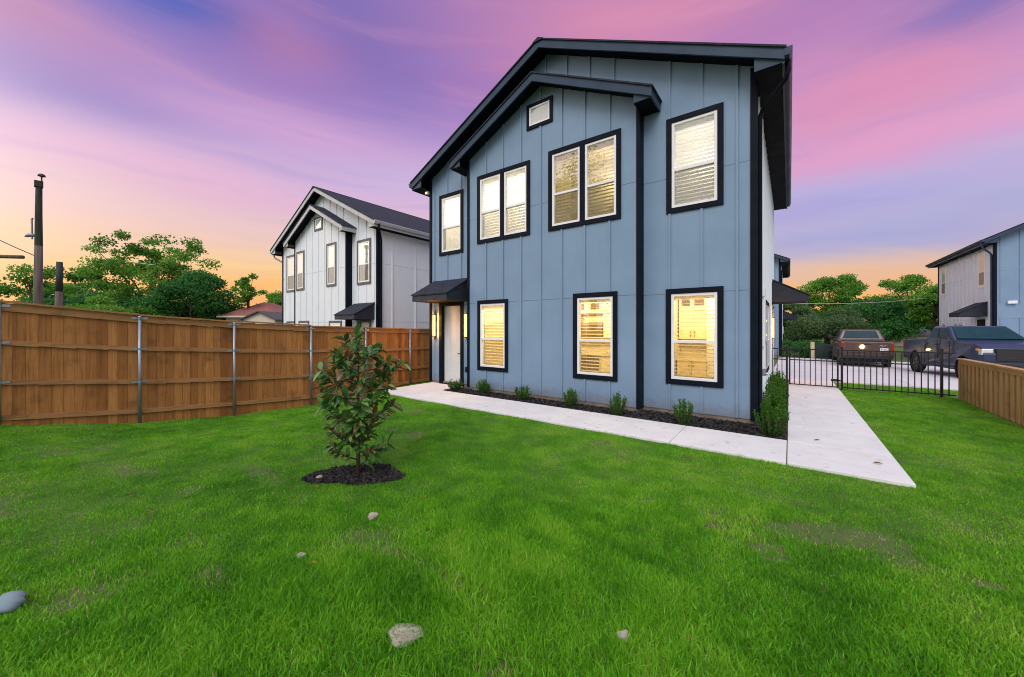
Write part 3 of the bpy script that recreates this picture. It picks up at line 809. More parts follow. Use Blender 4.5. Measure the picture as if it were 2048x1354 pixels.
emit_mat('lamp_glow', (1.0, .46, .11), 3.6, (1.0, .58, .20))
emit_mat('flood_glow', (1.0, .80, .30), 2.0)
main = house((XC, YF, 0), 'blue two storey board and batten house with black trim and lit ground floor windows', lit=True, side=SID_PALE)
# lit rooms
W_ = (1.0, .76, .40)
def wl(p): return (p[0] - XC, p[1] - YF, p[2])
lamp_light('room_lamp', wl((-5.9, 9.6, 2.7)), 260, W_, main, .15)
lamp_light('room_lamp', wl((-3.9, 9.4, 2.7)), 240, W_, main, .15)
lamp_light('room_lamp', wl((-1.5, 9.6, 2.7)), 190, W_, main, .15)
lamp_light('room_lamp', wl((-6.4, 9.2, 5.6)), 95, (1.0, .88, .70), main, .15)
lamp_light('room_lamp', wl((-3.7, 9.2, 5.6)), 22, (1.0, .74, .36), main, .15)
lamp_light('room_lamp', wl((-1.5, 9.3, 5.6)), 34, (1.0, .90, .74), main, .15)
lamp_light('room_lamp', wl((-8.5, 9.3, 5.6)), 95, (1.0, .88, .70), main, .15)
house((-18.02, 8.95, -.45), 'pale grey gabled house behind the cedar fence, left of the blue house', mirror=True, siding=SID_PALE, trim=TRIM_G, fasc=FASC_L)
house((12.75, 29.6, -.25), 'two storey house at the right edge behind the dark blue pickup', siding=SID_BLUE, plain=True, side=SID_PALE)
house((XC, 30.8, -.15), 'blue house half hidden behind the back corner of the lit house', siding=SID_BLUE, side=SID_PALE)

# ------------------------------------------------------------------ cedar fence on the left
def fence_top(y): return float(np.interp(y, [-6.5, -.125, 1.57, 3.2, 5.0, 8.39, 9.4, 20], [2.75, 2.252, 2.069, 1.957, 1.856, 1.765, 1.76, 1.75]))
def cedar_fence():
    FX = -10.8; ya, yb = -6.4, 15.4
    root = empty('cedar_fence', (FX, 6, -.3), 'long brown cedar plank fence with grey steel posts along the left side of the lawn', 'fence')
    def xf(x, y, z): return (x - FX, y - 6, z + .3)
    posts = [-5.5, -3.7, -1.9, -.14, 1.57, 3.20, 5.0, 6.68, 8.39, 10.1, 11.8, 13.5, 15.2]
    b = MB(xf); y = ya; k = 0
    while y < yb:
        w = rnd.choice([.135, .14, .14, .145, .15]); zt = fence_top(y + w / 2) - .03; zb = float(ground_z(FX, y)) - .12
        off = 0 if k % 2 == 0 else -.004
        t = min(1, max(0, rnd.gauss(.45, .24)))
        b.box(FX - .030 + off * 2, FX - .012 + off, y + .0005, y + w - .002, zb, zt, t); b.box(FX - .05, FX - .034, y - .02, y + .02, zb, zt, t * .6)
        y += w; k += 1
    b.build('fence_boards', CEDAR, root)
    def rail(name, dz, h, x0, x1, mat, tint=.5):
        ys = sorted(set([ya, yb] + posts))
        for p, q in zip(ys[:-1], ys[1:]):
            m = MB(xf); n = 4; t = rnd.uniform(.25, .75); j0, j1 = rnd.uniform(-.012, .012), rnd.uniform(-.012, .012)
            for i in range(n):
                y0 = p + (q - p) * i / n + (.002 if i == 0 else 0); y1 = p + (q - p) * (i + 1) / n - (.002 if i == n - 1 else 0)
                z0 = fence_top(y0) + dz + j0; z1 = fence_top(y1) + dz + j1
                m.hexa([(x0, y0, z0 - h), (x1, y0, z0 - h), (x1, y1, z1 - h), (x0, y1, z1 - h), (x0, y0, z0), (x1, y0, z0), (x1, y1, z1), (x0, y1, z1)], t)
            m.build(name, mat, root)
    rail('fence_cap', .02, .035, FX - .07, FX + .075, CEDAR_R)
    rail('top_rail', -.018, .135, FX - .010, FX + .028, CEDAR_R)
    rail('fence_rail', -.66, .085, FX - .010, FX + .030, CEDAR_R)
    rail('fence_rail', -1.34, .085, FX - .010, FX + .030, CEDAR_R)
    def kick():
        for p, q in zip(posts[:-1], posts[1:]):
            m = MB(xf); z0 = max(fence_top(p) - 2.03, float(ground_z(FX + .05, p)) + .05); z1 = max(fence_top(q) - 2.03, float(ground_z(FX + .05, q)) + .05); t = rnd.uniform(.3, .7)
            m.hexa([(FX - .01, p, z0), (FX + .03, p, z0), (FX + .03, q - .004, z1), (FX - .01, q - .004, z1), (FX - .01, p, z0 + .085), (FX + .03, p, z0 + .085), (FX + .03, q - .004, z1 + .085), (FX - .01, q - .004, z1 + .085)], t)
            m.build('bottom_rail', CEDAR_R, root)
    kick()
    for p in posts:
        m = MB(xf); zt = fence_top(p) - .035
        m.tube([(FX + .062, p, float(ground_z(FX, p)) - .2), (FX + .062, p, zt)], .03, 12); m.lathe([(.0, zt + .022), (.022, zt + .016), (.034, zt), (.034, zt - .02)], 12, c=(FX + .062, p, 0))
        po = m.build('post', GALV, root, smooth=True)
        for dz in (-.07, -.70, -1.38):
            z = fence_top(p) + dz; h = MB(xf)
            h.box(FX + .031, FX + .036, p - .12, p + .12, z - .022, z + .022); h.tube([(FX + .062, p, z - .022), (FX + .062, p, z + .022)], .034, 12)
            h.build('bracket', GALV, po)
cedar_fence()

# ------------------------------------------------------------------ low wooden fence on the right
def low_fence():
    FX = 3.48
    root = empty('low_wood_fence', (FX, 9, 0), 'low tan board on board wooden fence at the right edge of the lawn', 'fence')
    xf = lambda x, y, z: (x - FX, y - 9, z)
    b = MB(xf); y = -3.6; k = 0
    while y < 14.2:
        w = .125; t = min(1, max(0, rnd.gauss(.5, .2))); zb = float(ground_z(FX, y)) - .06
        if k % 2 == 0: b.box(FX - .020, FX - .002, y, y + w, zb, .965, t)
        else: b.box(FX + .0, FX + .018, y - .02, y + w + .02, zb, .965, t * .8)
        y += w - .005; k += 1
    b.build('fence_boards', CEDAR_L, root)
    b = MB(xf); b.box(FX - .075, FX + .075, -3.62, 14.36, .995, 1.03, .35); b.build('fence_cap', CEDAR_L, root)
    b = MB(xf); b.box(FX - .038, FX - .021, -3.61, 14.33, .90, .994, .25); b.build('top_rail', CEDAR_L, root)
    b = MB(xf); b.box(FX - .05, FX + .05, 14.24, 14.34, -.3, .994, .3); b.build('post', CEDAR_L, root)
low_fence()

# ------------------------------------------------------------------ iron fence and gate
def iron(name, x0, x1, posts, label, cat, gate=False):
    Y = 14.45
    root = empty(name, ((x0 + x1) / 2, Y, 0), label, cat)
    xf = lambda x, y, z: (x - (x0 + x1) / 2, y - Y, z)
    zb = .07
    for z in (zb, .82, 1.15):
        m = MB(xf); m.box(x0, x1, Y - .015, Y + .015, z - .015, z + .015); m.build('rail', BLACKM, root)
    m = MB(xf); n = max(2, round((x1 - x0) / .122)); 
    for i in range(1, n):
        x = x0 + (x1 - x0) * i / n; m.box(x - .0105, x + .0105, Y - .0105, Y + .0105, zb - .03 if not gate else zb, 1.13)
    m.build('pickets', BLACKM, root)
    for x in posts:
        m = MB(xf); w = .026 if not gate else .02
        m.box(x - w, x + w, Y - w, Y + w, -.15 if not gate else zb - .02, 1.24 if not gate else 1.17); m.box(x - w - .006, x + w + .006, Y - w - .006, Y + w + .006, 1.24 if not gate else 1.17, 1.255 if not gate else 1.18)
        m.build('post' if not gate else 'stile', BLACKM, root, bevel=.003)
    if gate:
        m = MB(xf); m.box(x1 - .16, x1 - .03, Y - .03, Y + .03, .23, .30); m.box(x1 - .05, x1 + .05, Y - .02, Y - .005, .24, .29); m.build('latch', BLACKM, root, bevel=.004)
iron('iron_fence', -.44, -.07, (-.07,), 'short black iron fence panel between the blue house and the gate', 'fence')
iron('iron_gate', -.01, 1.14, (.0, 1.13), 'black iron gate standing across the side path', 'gate', True)
iron('iron_fence', 1.22, 3.42, (1.22, 3.17), 'black iron fence on the grass between the gate and the low wooden fence', 'fence')

# ------------------------------------------------------------------ mulch, soil patch
def blob_poly(cx, cy, rx, ry, n=40, rot=0, jit=.14, seed=0):
    r_ = random.Random(seed); ph = [r_.uniform(0, 6.28) for _ in range(4)]; out = []
    for i in range(n):
        t = 2 * math.pi * i / n; k = 1 + jit * (math.sin(2 * t + ph[0]) + .7 * math.sin(3 * t + ph[1]) + .5 * math.sin(5 * t + ph[2])) + r_.uniform(-.03, .03)
        x, y = rx * k * math.cos(t), ry * k * math.sin(t)
        out.append((cx + x * math.cos(rot) - y * math.sin(rot), cy + x * math.sin(rot) + y * math.cos(rot)))
    return out
def inside(poly, x, y):
    x = np.asarray(x); y = np.asarray(y); res = np.zeros(x.shape, bool); n = len(poly)
    for i in range(n):
        x0, y0 = poly[i]; x1, y1 = poly[(i + 1) % n]
        c = ((y0 > y) != (y1 > y)) & (x < (x1 - x0) * (y - y0) / (y1 - y0 + 1e-12) + x0); res ^= c
    return res
BED = [(-7.93, 7.33), (-.06, 7.33), (-.06, 14.3), (-.49, 14.3), (-.49, 8.19), (-2.53, 8.19), (-2.53, 7.93), (-7.93, 7.93)]
RING = blob_poly(-4.25, 2.53, .50, .34, rot=R(36.7), seed=3)
RING2 = blob_poly(-3.86, 3.02, .16, .1, rot=R(36.7), seed=5)
PATCH = blob_poly(.28, 4.27, .30, .10, rot=R(14), seed=8, jit=.3)
MULCH = P('mulch', (.012, .012, .014), (.030, .026, .025), rough=.9, scale=14, tint=1.3, c3=(.10, .085, .07), s3=30)
def mulch(name, polys, dens, z0, size=(.03, .012), mat=MULCH):
    vs = []; fs = []; tn = []; o = 0
    for poly in polys:
        xs = [p[0] for p in poly]; ys = [p[1] for p in poly]; A = (max(xs) - min(xs)) * (max(ys) - min(ys)); n = int(A * dens)
        x = rng.uniform(min(xs), max(xs), n); y = rng.uniform(min(ys), max(ys), n); k = inside(poly, x, y); x, y = x[k], y[k]; n = len(x)
        a = rng.uniform(0, 6.28, n); tilt = rng.normal(0, .45, n); L = size[0] * rng.uniform(.5, 1.5, n); W = size[1] * rng.uniform(.6, 1.6, n)
        ux, uy, uz = np.cos(a) * np.cos(tilt), np.sin(a) * np.cos(tilt), np.sin(tilt)
        wx_, wy_ = -np.sin(a), np.cos(a); wz_ = rng.normal(0, .4, n)
        z = ground_z(x, y) + z0 + rng.uniform(0, .02, n)
        c = np.stack([x, y, z], 1); U = np.stack([ux, uy, uz], 1) * L[:, None]; Wv = np.stack([wx_, wy_, wz_], 1) * W[:, None]
        v = np.stack([c - U - Wv, c + U - Wv, c + U * .8 + Wv, c - U * .8 + Wv], 1).reshape(-1, 3)
        vs.append(v); fs.append(np.arange(len(v)).reshape(-1, 4) + o); o += len(v); tn.append(np.clip(rng.normal(.5, .28, n), 0, 1.2))
        m = np.array([[p[0], p[1], float(ground_z(p[0], p[1])) + z0 - .006] for p in poly])
    ob = np_mesh(name, np.concatenate(vs), np.concatenate(fs), mat, None, np.concatenate(tn))
    ob['kind'] = 'stuff'; return ob
mulch('mulch', [BED], 2600, .02)
mulch('mulch', [RING], 6000, .012, (.022, .008))
def sheet(name, poly, z, mat):
    mb = MB(); cx = sum(p[0] for p in poly) / len(poly); cy = sum(p[1] for p in poly) / len(poly)
    mb.prism(poly, 2, z - .03, z); o = mb.build(name, mat); o['kind'] = 'structure'
sheet('flower_bed', BED, .018, P('bed_soil', (.016, .014, .013), (.035, .028, .024), rough=.95, scale=12, bump=.8, bscale=40))
sheet('soil_ring', RING, .004, MATS['bed_soil'])

# ------------------------------------------------------------------ grass
def grass_mat():
    m, g, b, out = new_mat('grass_blades')
    at = g.n('ShaderNodeAttribute', attribute_name='tint')
    col = g.ramp(at.outputs['Fac'], [(0.0, (.030, .165, .006, 1)), (.30, (.080, .300, .010, 1)), (.60, (.160, .455, .016, 1)), (.86, (.28, .56, .034, 1)), (.93, (.34, .50, .08, 1)), (.96, (.42, .34, .14, 1)), (1.0, (.50, .40, .20, 1))])
    g.put(b.inputs['Base Color'], col); b.inputs['Roughness'].default_value = .5; b.inputs['Specular IOR Level'].default_value = .28
    t = g.n('ShaderNodeBsdfTranslucent'); g.put(t.inputs[0], col)
    mx = g.n('ShaderNodeMixShader'); mx.inputs[0].default_value = .38
    g.nt.links.new(b.outputs[0], mx.inputs[1]); g.nt.links.new(t.outputs[0], mx.inputs[2]); g.nt.links.new(mx.outputs[0], out.inputs[0])
    return m
def vnoise(x, y, s, seed):
    r_ = np.random.default_rng(seed); T = r_.random((64, 64)); x = x * s + 31.7; y = y * s + 17.3
    xi = np.floor(x).astype(int); yi = np.floor(y).astype(int); fx = x - xi; fy = y - yi; fx = fx * fx * (3 - 2 * fx); fy = fy * fy * (3 - 2 * fy)
    a = T[xi % 64, yi % 64]; b = T[(xi + 1) % 64, yi % 64]; c = T[xi % 64, (yi + 1) % 64]; d = T[(xi + 1) % 64, (yi + 1) % 64]
    return (a * (1 - fx) + b * fx) * (1 - fy) + (c * (1 - fx) + d * fx) * fy
def grass():
    N = 8600000
    x = rng.uniform(-10.78, 8.5, N); y = rng.uniform(-4.5, 16.3, N)
    c_, s_ = math.cos(R(36.7)), math.sin(R(36.7))
    d = np.hypot(x, y); ahead = -x * s_ + y * c_; side = x * c_ + y * s_
    view = (ahead > .6) & (np.abs(side) < ahead * 1.42 + .6)
    keep = (rng.random(N) < np.where(view & (x < 3.45), 1.0, .38)) & (d >= 0) & (rng.random(N) < np.clip(2.7 / np.maximum(d, .1), 0, 1) ** 1.1)
    # keep clear of paths, beds, buildings
    e = .07 * (vnoise(x, y, 9, 1) - .35) + .03 * (vnoise(x, y, 30, 13) - .5)
    path = ((y > 6.12 + e) & (y < 7.36) & (x < .0) & (x > -9.2 + e * 2)) | ((x > -.05) & (x < 1.12 + e) & (y > 6.12 + e)) | ((x > -9.42 + e) & (y > 7.2) & (x < 0))
    keep &= ~path
    keep &= ~((y > 14.41) & (x < 1.15)); keep &= np.abs(x - 3.48) > .06
    for poly, p in ((RING, .97), (PATCH, .6)):
        keep &= ~(inside(poly, x, y) & (rng.random(N) < p))
    x, y, d = x[keep], y[keep], d[keep]
    # thin spots
    thin = vnoise(x, y, .9, 5) * .6 + vnoise(x, y, 3.1, 6) * .4
    spots = [(.12, 4.3, .24), (.42, 4.33, .22), (-3.02, 4.69, .22), (-2.46, 4.31, .16), (-1.9, 3.96, .14), (-1.19, 3.97, .16), (-2.39, 5.52, .2), (-1.11, 5.63, .22), (-.54, 3.79, .10), (-.40, 3.65, .08),
             (-.13, 3.71, .12), (-.06, 3.6, .10), (.18, 3.33, .10), (1.14, 4.10, .12), (2.1, 6.98, .18), (-1.02, 2.73, .07), (-2.53, 2.25, .08), (-6.5, 1.04, .13), (-8.46, .41, .2), (-6.68, 1.28, .12), (-3.0, 3.87, .10), (-4.02, 1.86, .10)]
    bare = np.zeros(len(x))
    for (sx_, sy_, sr_) in spots:
        ux, uy = (x - sx_), (y - sy_); a_ = ux * .8 + uy * .6; b_ = (-ux * .6 + uy * .8) * 1.8
        bare = np.maximum(bare, np.exp(-(a_ * a_ + b_ * b_) / (sr_ * sr_)) * (.4 + vnoise(x, y, 14, 12)))
    thin = thin - bare * .42
    k2 = rng.random(len(x)) < np.clip((thin - .08) * 6, .12, 1)
    x, y, d, thin = x[k2], y[k2], d[k2], thin[k2]
    n = len(x); print('grass blades', n)
    patch = vnoise(x, y, .7, 22) * .22 + vnoise(x, y, 1.7, 3) * .36 + vnoise(x, y, 6.0, 4) * .42
    tall = sstep(d, 5.2, 2.0)
    h = (.021 + .037 * tall) * (0.65 + .8 * vnoise(x, y, 2.6, 7)) * rng.uniform(.55, 1.35, n)
    w = (.0015 + .0012 * rng.random(n) + .0022 * (rng.random(n) < .12) * tall) * (1 + .17 * np.maximum(d - 1.5, 0)) ** .9 * np.where(view[keep][k2] & (x < 3.45), 1.0, 1.7)
    # clump direction + jitter
    la = vnoise(x, y, 2.2, 8) * 12 + rng.normal(0, 2.3, n); ln = np.abs(rng.normal(.55, .35, n))
    fa = rng.uniform(0, 6.28, n)
    z = ground_z(x, y) - .004
    B = np.stack([x, y, z], 1); S = np.stack([np.cos(fa) * w, np.sin(fa) * w, np.zeros(n)], 1)
    D = np.stack([np.cos(la) * ln, np.sin(la) * ln, np.zeros(n)], 1) * h[:, None]; U = np.array([0, 0, 1.0])
    M_ = B + D * .28 + U * (h * .62)[:, None]; T_ = B + D * 1.0 + U * (h * np.sqrt(np.clip(1.15 - .5 * ln ** 2, .12, 1)))[:, None]
    v = np.stack([B - S, B + S, M_ + S * .85, M_ - S * .85, T_], 1).reshape(-1, 3)
    i = np.arange(n)[:, None] * 5
    f = np.concatenate([i + np.array([[0, 1, 2]]), i + np.array([[0, 2, 3]]), i + np.array([[3, 2, 4]])], 1).reshape(-1, 3)
    yel = sstep(y, 2.0, 5.5) * .10 * sstep(x, -5, -1)
    t = np.clip(.10 + patch * .84 + yel + rng.normal(0, .13, n) - .05 * tall, 0, .90)
    straw = rng.random(n) < (.003 + .10 * np.clip(.22 - thin, 0, .3) / .1); t[straw] = rng.uniform(.95, 1, straw.sum())
    o = np_mesh('grass', v, f, grass_mat(), None, np.repeat(t, 3), 3); o['kind'] = 'stuff'; o['label'] = 'short bright green lawn grass around the blue house'
grass()

# ------------------------------------------------------------------ leaf helpers
def leaf_mat(name, stops, rough=.5, trans=.5, spec=.3):
    m, g, b, out = new_mat(name)
    at = g.n('ShaderNodeAttribute', attribute_name='tint')
    col = g.ramp(at.outputs['Fac'], stops)
    g.put(b.inputs['Base Color'], col); b.inputs['Roughness'].default_value = rough; b.inputs['Specular IOR Level'].default_value = spec
    t = g.n('ShaderNodeBsdfTranslucent'); g.put(t.inputs[0], col)
    mx = g.n('ShaderNodeMixShader'); mx.inputs[0].default_value = trans
    g.nt.links.new(b.outputs[0], mx.inputs[1]); g.nt.links.new(t.outputs[0], mx.inputs[2]); g.nt.links.new(mx.outputs[0], out.inputs[0])
    MATS[name] = m; return m
def unit(v): return v / np.maximum(np.linalg.norm(v, axis=1, keepdims=True), 1e-9)
def diamonds(pos, axis, L, W):
    """one pointed leaf quad per position"""
    n = len(pos); r_ = unit(rng.normal(size=(n, 3))); sd = unit(np.cross(axis, r_))
    L = L[:, None]; W = W[:, None]
    v = np.stack([pos, pos + axis * L * .45 + sd * W, pos + axis * L, pos + axis * L * .45 - sd * W], 1).reshape(-1, 3)
    return v, np.arange(4 * n).reshape(-1, 4)
GREEN = [(0.0, (.032, .11, .014, 1)), (.4, (.095, .28, .028, 1)), (.75, (.19, .42, .05, 1)), (1.0, (.33, .54, .10, 1))]
DEEP = [(0.0, (.014, .075, .020, 1)), (.5, (.048, .20, .042, 1)), (1.0, (.12, .33, .07, 1))]
SAGE = [(0.0, (.036, .080, .028, 1)), (.5, (.10, .19, .07, 1)), (1.0, (.19, .30, .115, 1))]
L_GREEN = leaf_mat('leaves_green', GREEN); L_DEEP = leaf_mat('leaves_deep', DEEP); L_SAGE = leaf_mat('leaves_sage', SAGE)
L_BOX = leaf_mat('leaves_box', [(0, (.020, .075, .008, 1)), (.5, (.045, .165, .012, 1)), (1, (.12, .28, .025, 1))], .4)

def tree(name, x, y, zb, top, r, label, mat, nclump=26, nleaf=9000, leaf=.20, flat=.8, trunk_r=.22, bare=.35, cat='tree', group=None, shell=.55, clump=(.22, .42), squash=.62):
    global rng
    rng = np.random.default_rng(int(abs(x * 131 + y * 71)) + 5)
    nleaf = int(nleaf * 2.3); leaf *= .74
    H = top - zb; root = empty(name, (x, y, zb), label, cat, group)
    rz = min(r * flat, H * .48); cz = H - rz
    cl = []
    while len(cl) < nclump:
        p = rng.normal(size=3); p /= np.linalg.norm(p); k = rng.uniform(shell, .92)
        if p[2] < -.75: continue
        cl.append(np.array([p[0] * r * k, p[1] * r * k, cz + p[2] * rz * k]))
    cl = np.array(cl); cr = rng.uniform(clump[0], clump[1], nclump) * r
    which = rng.integers(0, nclump, nleaf)
    q = rng.normal(size=(nleaf, 3)); q = unit(q) * rng.random((nleaf, 1)) ** .45
    pos = cl[which] + q * cr[which][:, None] * np.array([1.15, 1.15, squash])
    ax = unit(rng.normal(size=(nleaf, 3)) + np.array([0, 0, -.25]))
    v, f = diamonds(pos, ax, leaf * rng.uniform(.6, 1.4, nleaf), leaf * .34 * rng.uniform(.7, 1.3, nleaf))
    ct = rng.uniform(.25, .75, nclump)
    t = np.clip(ct[which] + rng.normal(0, .16, nleaf), 0, 1)
    np_mesh('crown', v, f, mat, root, t)
    m = MB(); z0 = cz - rz * bare
    bx, by = rng.uniform(-.1, .1, 2) * r
    m.tube([(0, 0, -.3), (bx * .4, by * .4, z0 * .5), (bx, by, z0), (bx * .8, by * .8, cz + rz * .3)], [trunk_r * 1.25, trunk_r, trunk_r * .75, trunk_r * .3], 10)
    for i in range(min(nclump, 12)):
        e = cl[i]; s0 = Vector((bx, by, z0 * rnd.uniform(.75, 1.0))); ev = Vector(e); md = s0.lerp(ev, .5) + Vector((0, 0, .12 * r))
        m.tube([s0, md, ev], [trunk_r * .42, trunk_r * .25, trunk_r * .08], 6)
    m.build('trunk', BARK, root, smooth=True)
    return root
G1 = 'trees beyond the cedar fence'
tree('tree', -46.6, 7.65, -.45, 11.2, 4.9, 'tall open crowned tree, its branches showing sky, tallest beyond the cedar fence', L_GREEN, 90, 8200, .27, .95, .24, .6, group=G1, shell=.35, clump=(.10, .19), squash=.62)
tree('tree', -49.0, .85, -.45, 6.9, 3.6, 'loose leafy tree behind the tall utility pole', L_GREEN, 40, 4600, .28, .85, .2, group=G1, clump=(.13, .26), squash=.55, shell=.4)
tree('tree', -56.4, 6.87, -.45, 6.3, 5.4, 'dark dense tree low behind the tall open crowned tree', L_DEEP, 30, 9000, .34, .7, .25, group=G1)
tree('tree', -41.2, 9.3, -.45, 6.6, 3.0, 'rounded dark green tree between the tall open tree and the red roofed house', L_DEEP, 26, 8000, .28, .85, .2, group=G1)
tree('tree', -38.7, 12.6, -.45, 7.0, 1.7, 'thin sparse tree rising left of the red roof', L_GREEN, 22, 1200, .24, 1.2, .12, group=G1, clump=(.12, .24), shell=.3)
tree('tree', -56.1, 21.5, -.45, 6.6, 2.6, 'small bushy tree between the red roofed house and the pale house', L_GREEN, 16, 3600, .3, .8, .18, group=G1)
tree('bush', -40.4, 4.84, -.45, 5.1, 2.5, 'bright green rounded bush just over the cedar fence', L_GREEN, 22, 7000, .24, .9, .12, group=G1, cat='bush')
tree('tree', -61.5, 4.03, -.45, 8.6, 3.4, 'thin topped tree behind the short leaning pole', L_GREEN, 30, 3400, .34, .9, .22, group=G1, clump=(.13, .26))
tree('bush', -43.0, 2.2, -.45, 4.6, 2.8, 'dark bush below the loose leafy tree behind the utility pole', L_DEEP, 20, 6000, .26, .8, .14, group=G1, cat='bush')
tree('bush', -44.5, 9.6, -.45, 4.4, 3.0, 'dark bush in front of the trunk of the tall open crowned tree', L_DEEP, 20, 6000, .26, .8, .14, group=G1, cat='bush')
G2 = 'trees beyond the driveway'
tree('tree', 3.9, 63.0, -.5, 9.3, 3.5, 'round topped green tree beyond the driveway, beside the far corner of the blue houses', L_GREEN, 50, 9000, .31, 1.1, .25, group=G2, clump=(.18, .36))
tree('tree', 12.9, 71.2, -.5, 9.0, 4.2, 'broad green tree behind the roof of the brown pickup', L_GREEN, 50, 9500, .33, .95, .25, group=G2, clump=(.18, .36))
tree('tree', 12.2, 58.0, -.5, 6.2, 2.2, 'bright green tree touching the right hand house wall', L_GREEN, 18, 5200, .3, 1.1, .18, group=G2)
tree('bush', 2.5, 43.0, -.4, 3.45, 3.0, 'wide sage green bush beyond the driveway, left of the brown pickup', L_SAGE, 28, 11000, .2, .75, .12, group=G2, cat='bush')
tree('bush', .46, 50.2, -.4, 5.4, 2.2, 'tall dull green bush against the half hidden blue house', L_SAGE, 20, 6000, .26, 1.1, .14, group=G2, cat='bush')
tree('tree', 7.5, 60.0, -.5, 5.6, 4.2, 'dark dense tree low behind the brown pickup', L_DEEP, 28, 9000, .34, .7, .2, group=G2)
tree('tree', 9.3, 66.0, -.5, 5.4, 2.4, 'dark green tree in the dip between the two taller far trees', L_DEEP, 20, 5200, .36, .95, .2, group=G2)
tree('tree', -13.6, -14.0, 0, 16.6, 4.6, 'tall green tree behind the viewer, showing only as a reflection in the upstairs double window', L_GREEN, 40, 6000, .34, 1.3, .3)
def treeline():
    P_ = []; 
    for (x0, y0, x1, y1, h) in ((-6, 88, 40, 92, 4.4), (-95, -22, -92, 45, 5.0)):
        n = 15000; t = rng.random(n); hh = h * (.55 + .45 * vnoise(t * 40, t * 0, .5, 9))
        p = np.stack([x0 + (x1 - x0) * t + rng.normal(0, 1.2, n), y0 + (y1 - y0) * t + rng.normal(0, 1.2, n), -.6 + hh * rng.random(n) ** .7], 1); P_.append(p)
    p = np.concatenate(P_); n = len(p)
    v, f = diamonds(p, unit(rng.normal(size=(n, 3))), rng.uniform(.5, 1.0, n), rng.uniform(.2, .36, n))
    o = np_mesh('treeline', v, f, L_DEEP, None, np.clip(rng.normal(.45, .2, n), 0, 1)); o['kind'] = 'stuff'
treeline()

# ------------------------------------------------------------------ box shrubs
def shrub(x, y, h, w, label, group, n=1500, zb=.0, tilt=0):
    root = empty('shrub', (x, y, zb), label, 'shrub', group)
    ns = 34; m = MB(); pos = []; ax = []; tn = []
    for i in range(ns):
        a = rng.uniform(0, 6.28); rr = math.sqrt(rng.random()); hh = h * (1.0 - .35 * rr ** 2) * rng.uniform(.72, 1.06)
        b0 = np.array([math.cos(a) * rr * w * .18, math.sin(a) * rr * w * .18, 0]); b1 = np.array([math.cos(a) * rr * w * .5, math.sin(a) * rr * w * .5, hh * .5]); b2 = np.array([math.cos(a) * rr * w * .54, math.sin(a) * rr * w * .54, hh])
        m.tube([b0, b1, b2], [.004, .003, .001], 4, cap=False)
        k = n // ns; t = rng.uniform(.10, 1.0, k)[:, None]
        p = (1 - t) ** 2 * b0 + 2 * t * (1 - t) * b1 + t * t * b2
        pos.append(p + rng.normal(0, .006, (k, 3))); az_ = rng.uniform(0, 6.28, k)
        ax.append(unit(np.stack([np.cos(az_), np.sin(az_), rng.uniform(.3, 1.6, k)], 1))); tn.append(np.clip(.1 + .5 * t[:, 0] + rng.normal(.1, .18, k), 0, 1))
    pos = np.concatenate(pos); ax = np.concatenate(ax); k = len(pos)
    v, f = diamonds(pos, ax, rng.uniform(.02, .038, k) * (1 + h * .3), rng.uniform(.006, .011, k) * (1 + h * .3))
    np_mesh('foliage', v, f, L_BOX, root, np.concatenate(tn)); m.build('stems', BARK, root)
G3 = 'small shrubs along the front wall'
for (x, y, h, w, lab) in ((-7.74, 7.66, .34, .46, 'low spreading green shrub at the corner of the front door pad'),
                          (-6.72, 7.70, .40, .36, 'small green shrub below the ground floor window nearest the front door'),
                          (-5.32, 7.60, .42, .38, 'round green shrub in the middle of the front bed, under bare blue siding'),
                          (-3.99, 7.60, .44, .34, 'ragged green shrub below the left side of the middle lit window'),
                          (-2.82, 7.42, .50, .34, 'dense upright green shrub beside the black corner board'),
                          (-1.57, 7.42, .52, .34, 'spiky green shrub under the big lit window near the house corner')):
    shrub(x, y, h, w, lab, G3, 1600)
G4 = 'tall shrubs along the side wall'
for (x, y, h, w, lab) in ((-.24, 7.50, .70, .48, 'tall bright green shrub at the house corner, first of the row along the side path'),
                          (-.27, 8.75, .66, .46, 'second shrub of the row along the side path'),
                          (-.27, 9.9, .66, .46, 'third shrub of the row along the side path'),
                          (-.28, 11.1, .64, .46, 'fourth shrub of the row along the side path'),
                          (-.28, 12.3, .60, .46, 'fifth shrub of the row along the side path'),
                          (-.28, 13.4, .56, .44, 'last shrub of the row, next to the short iron fence panel')):
    shrub(x, y, h, w, lab, G4, 3000)

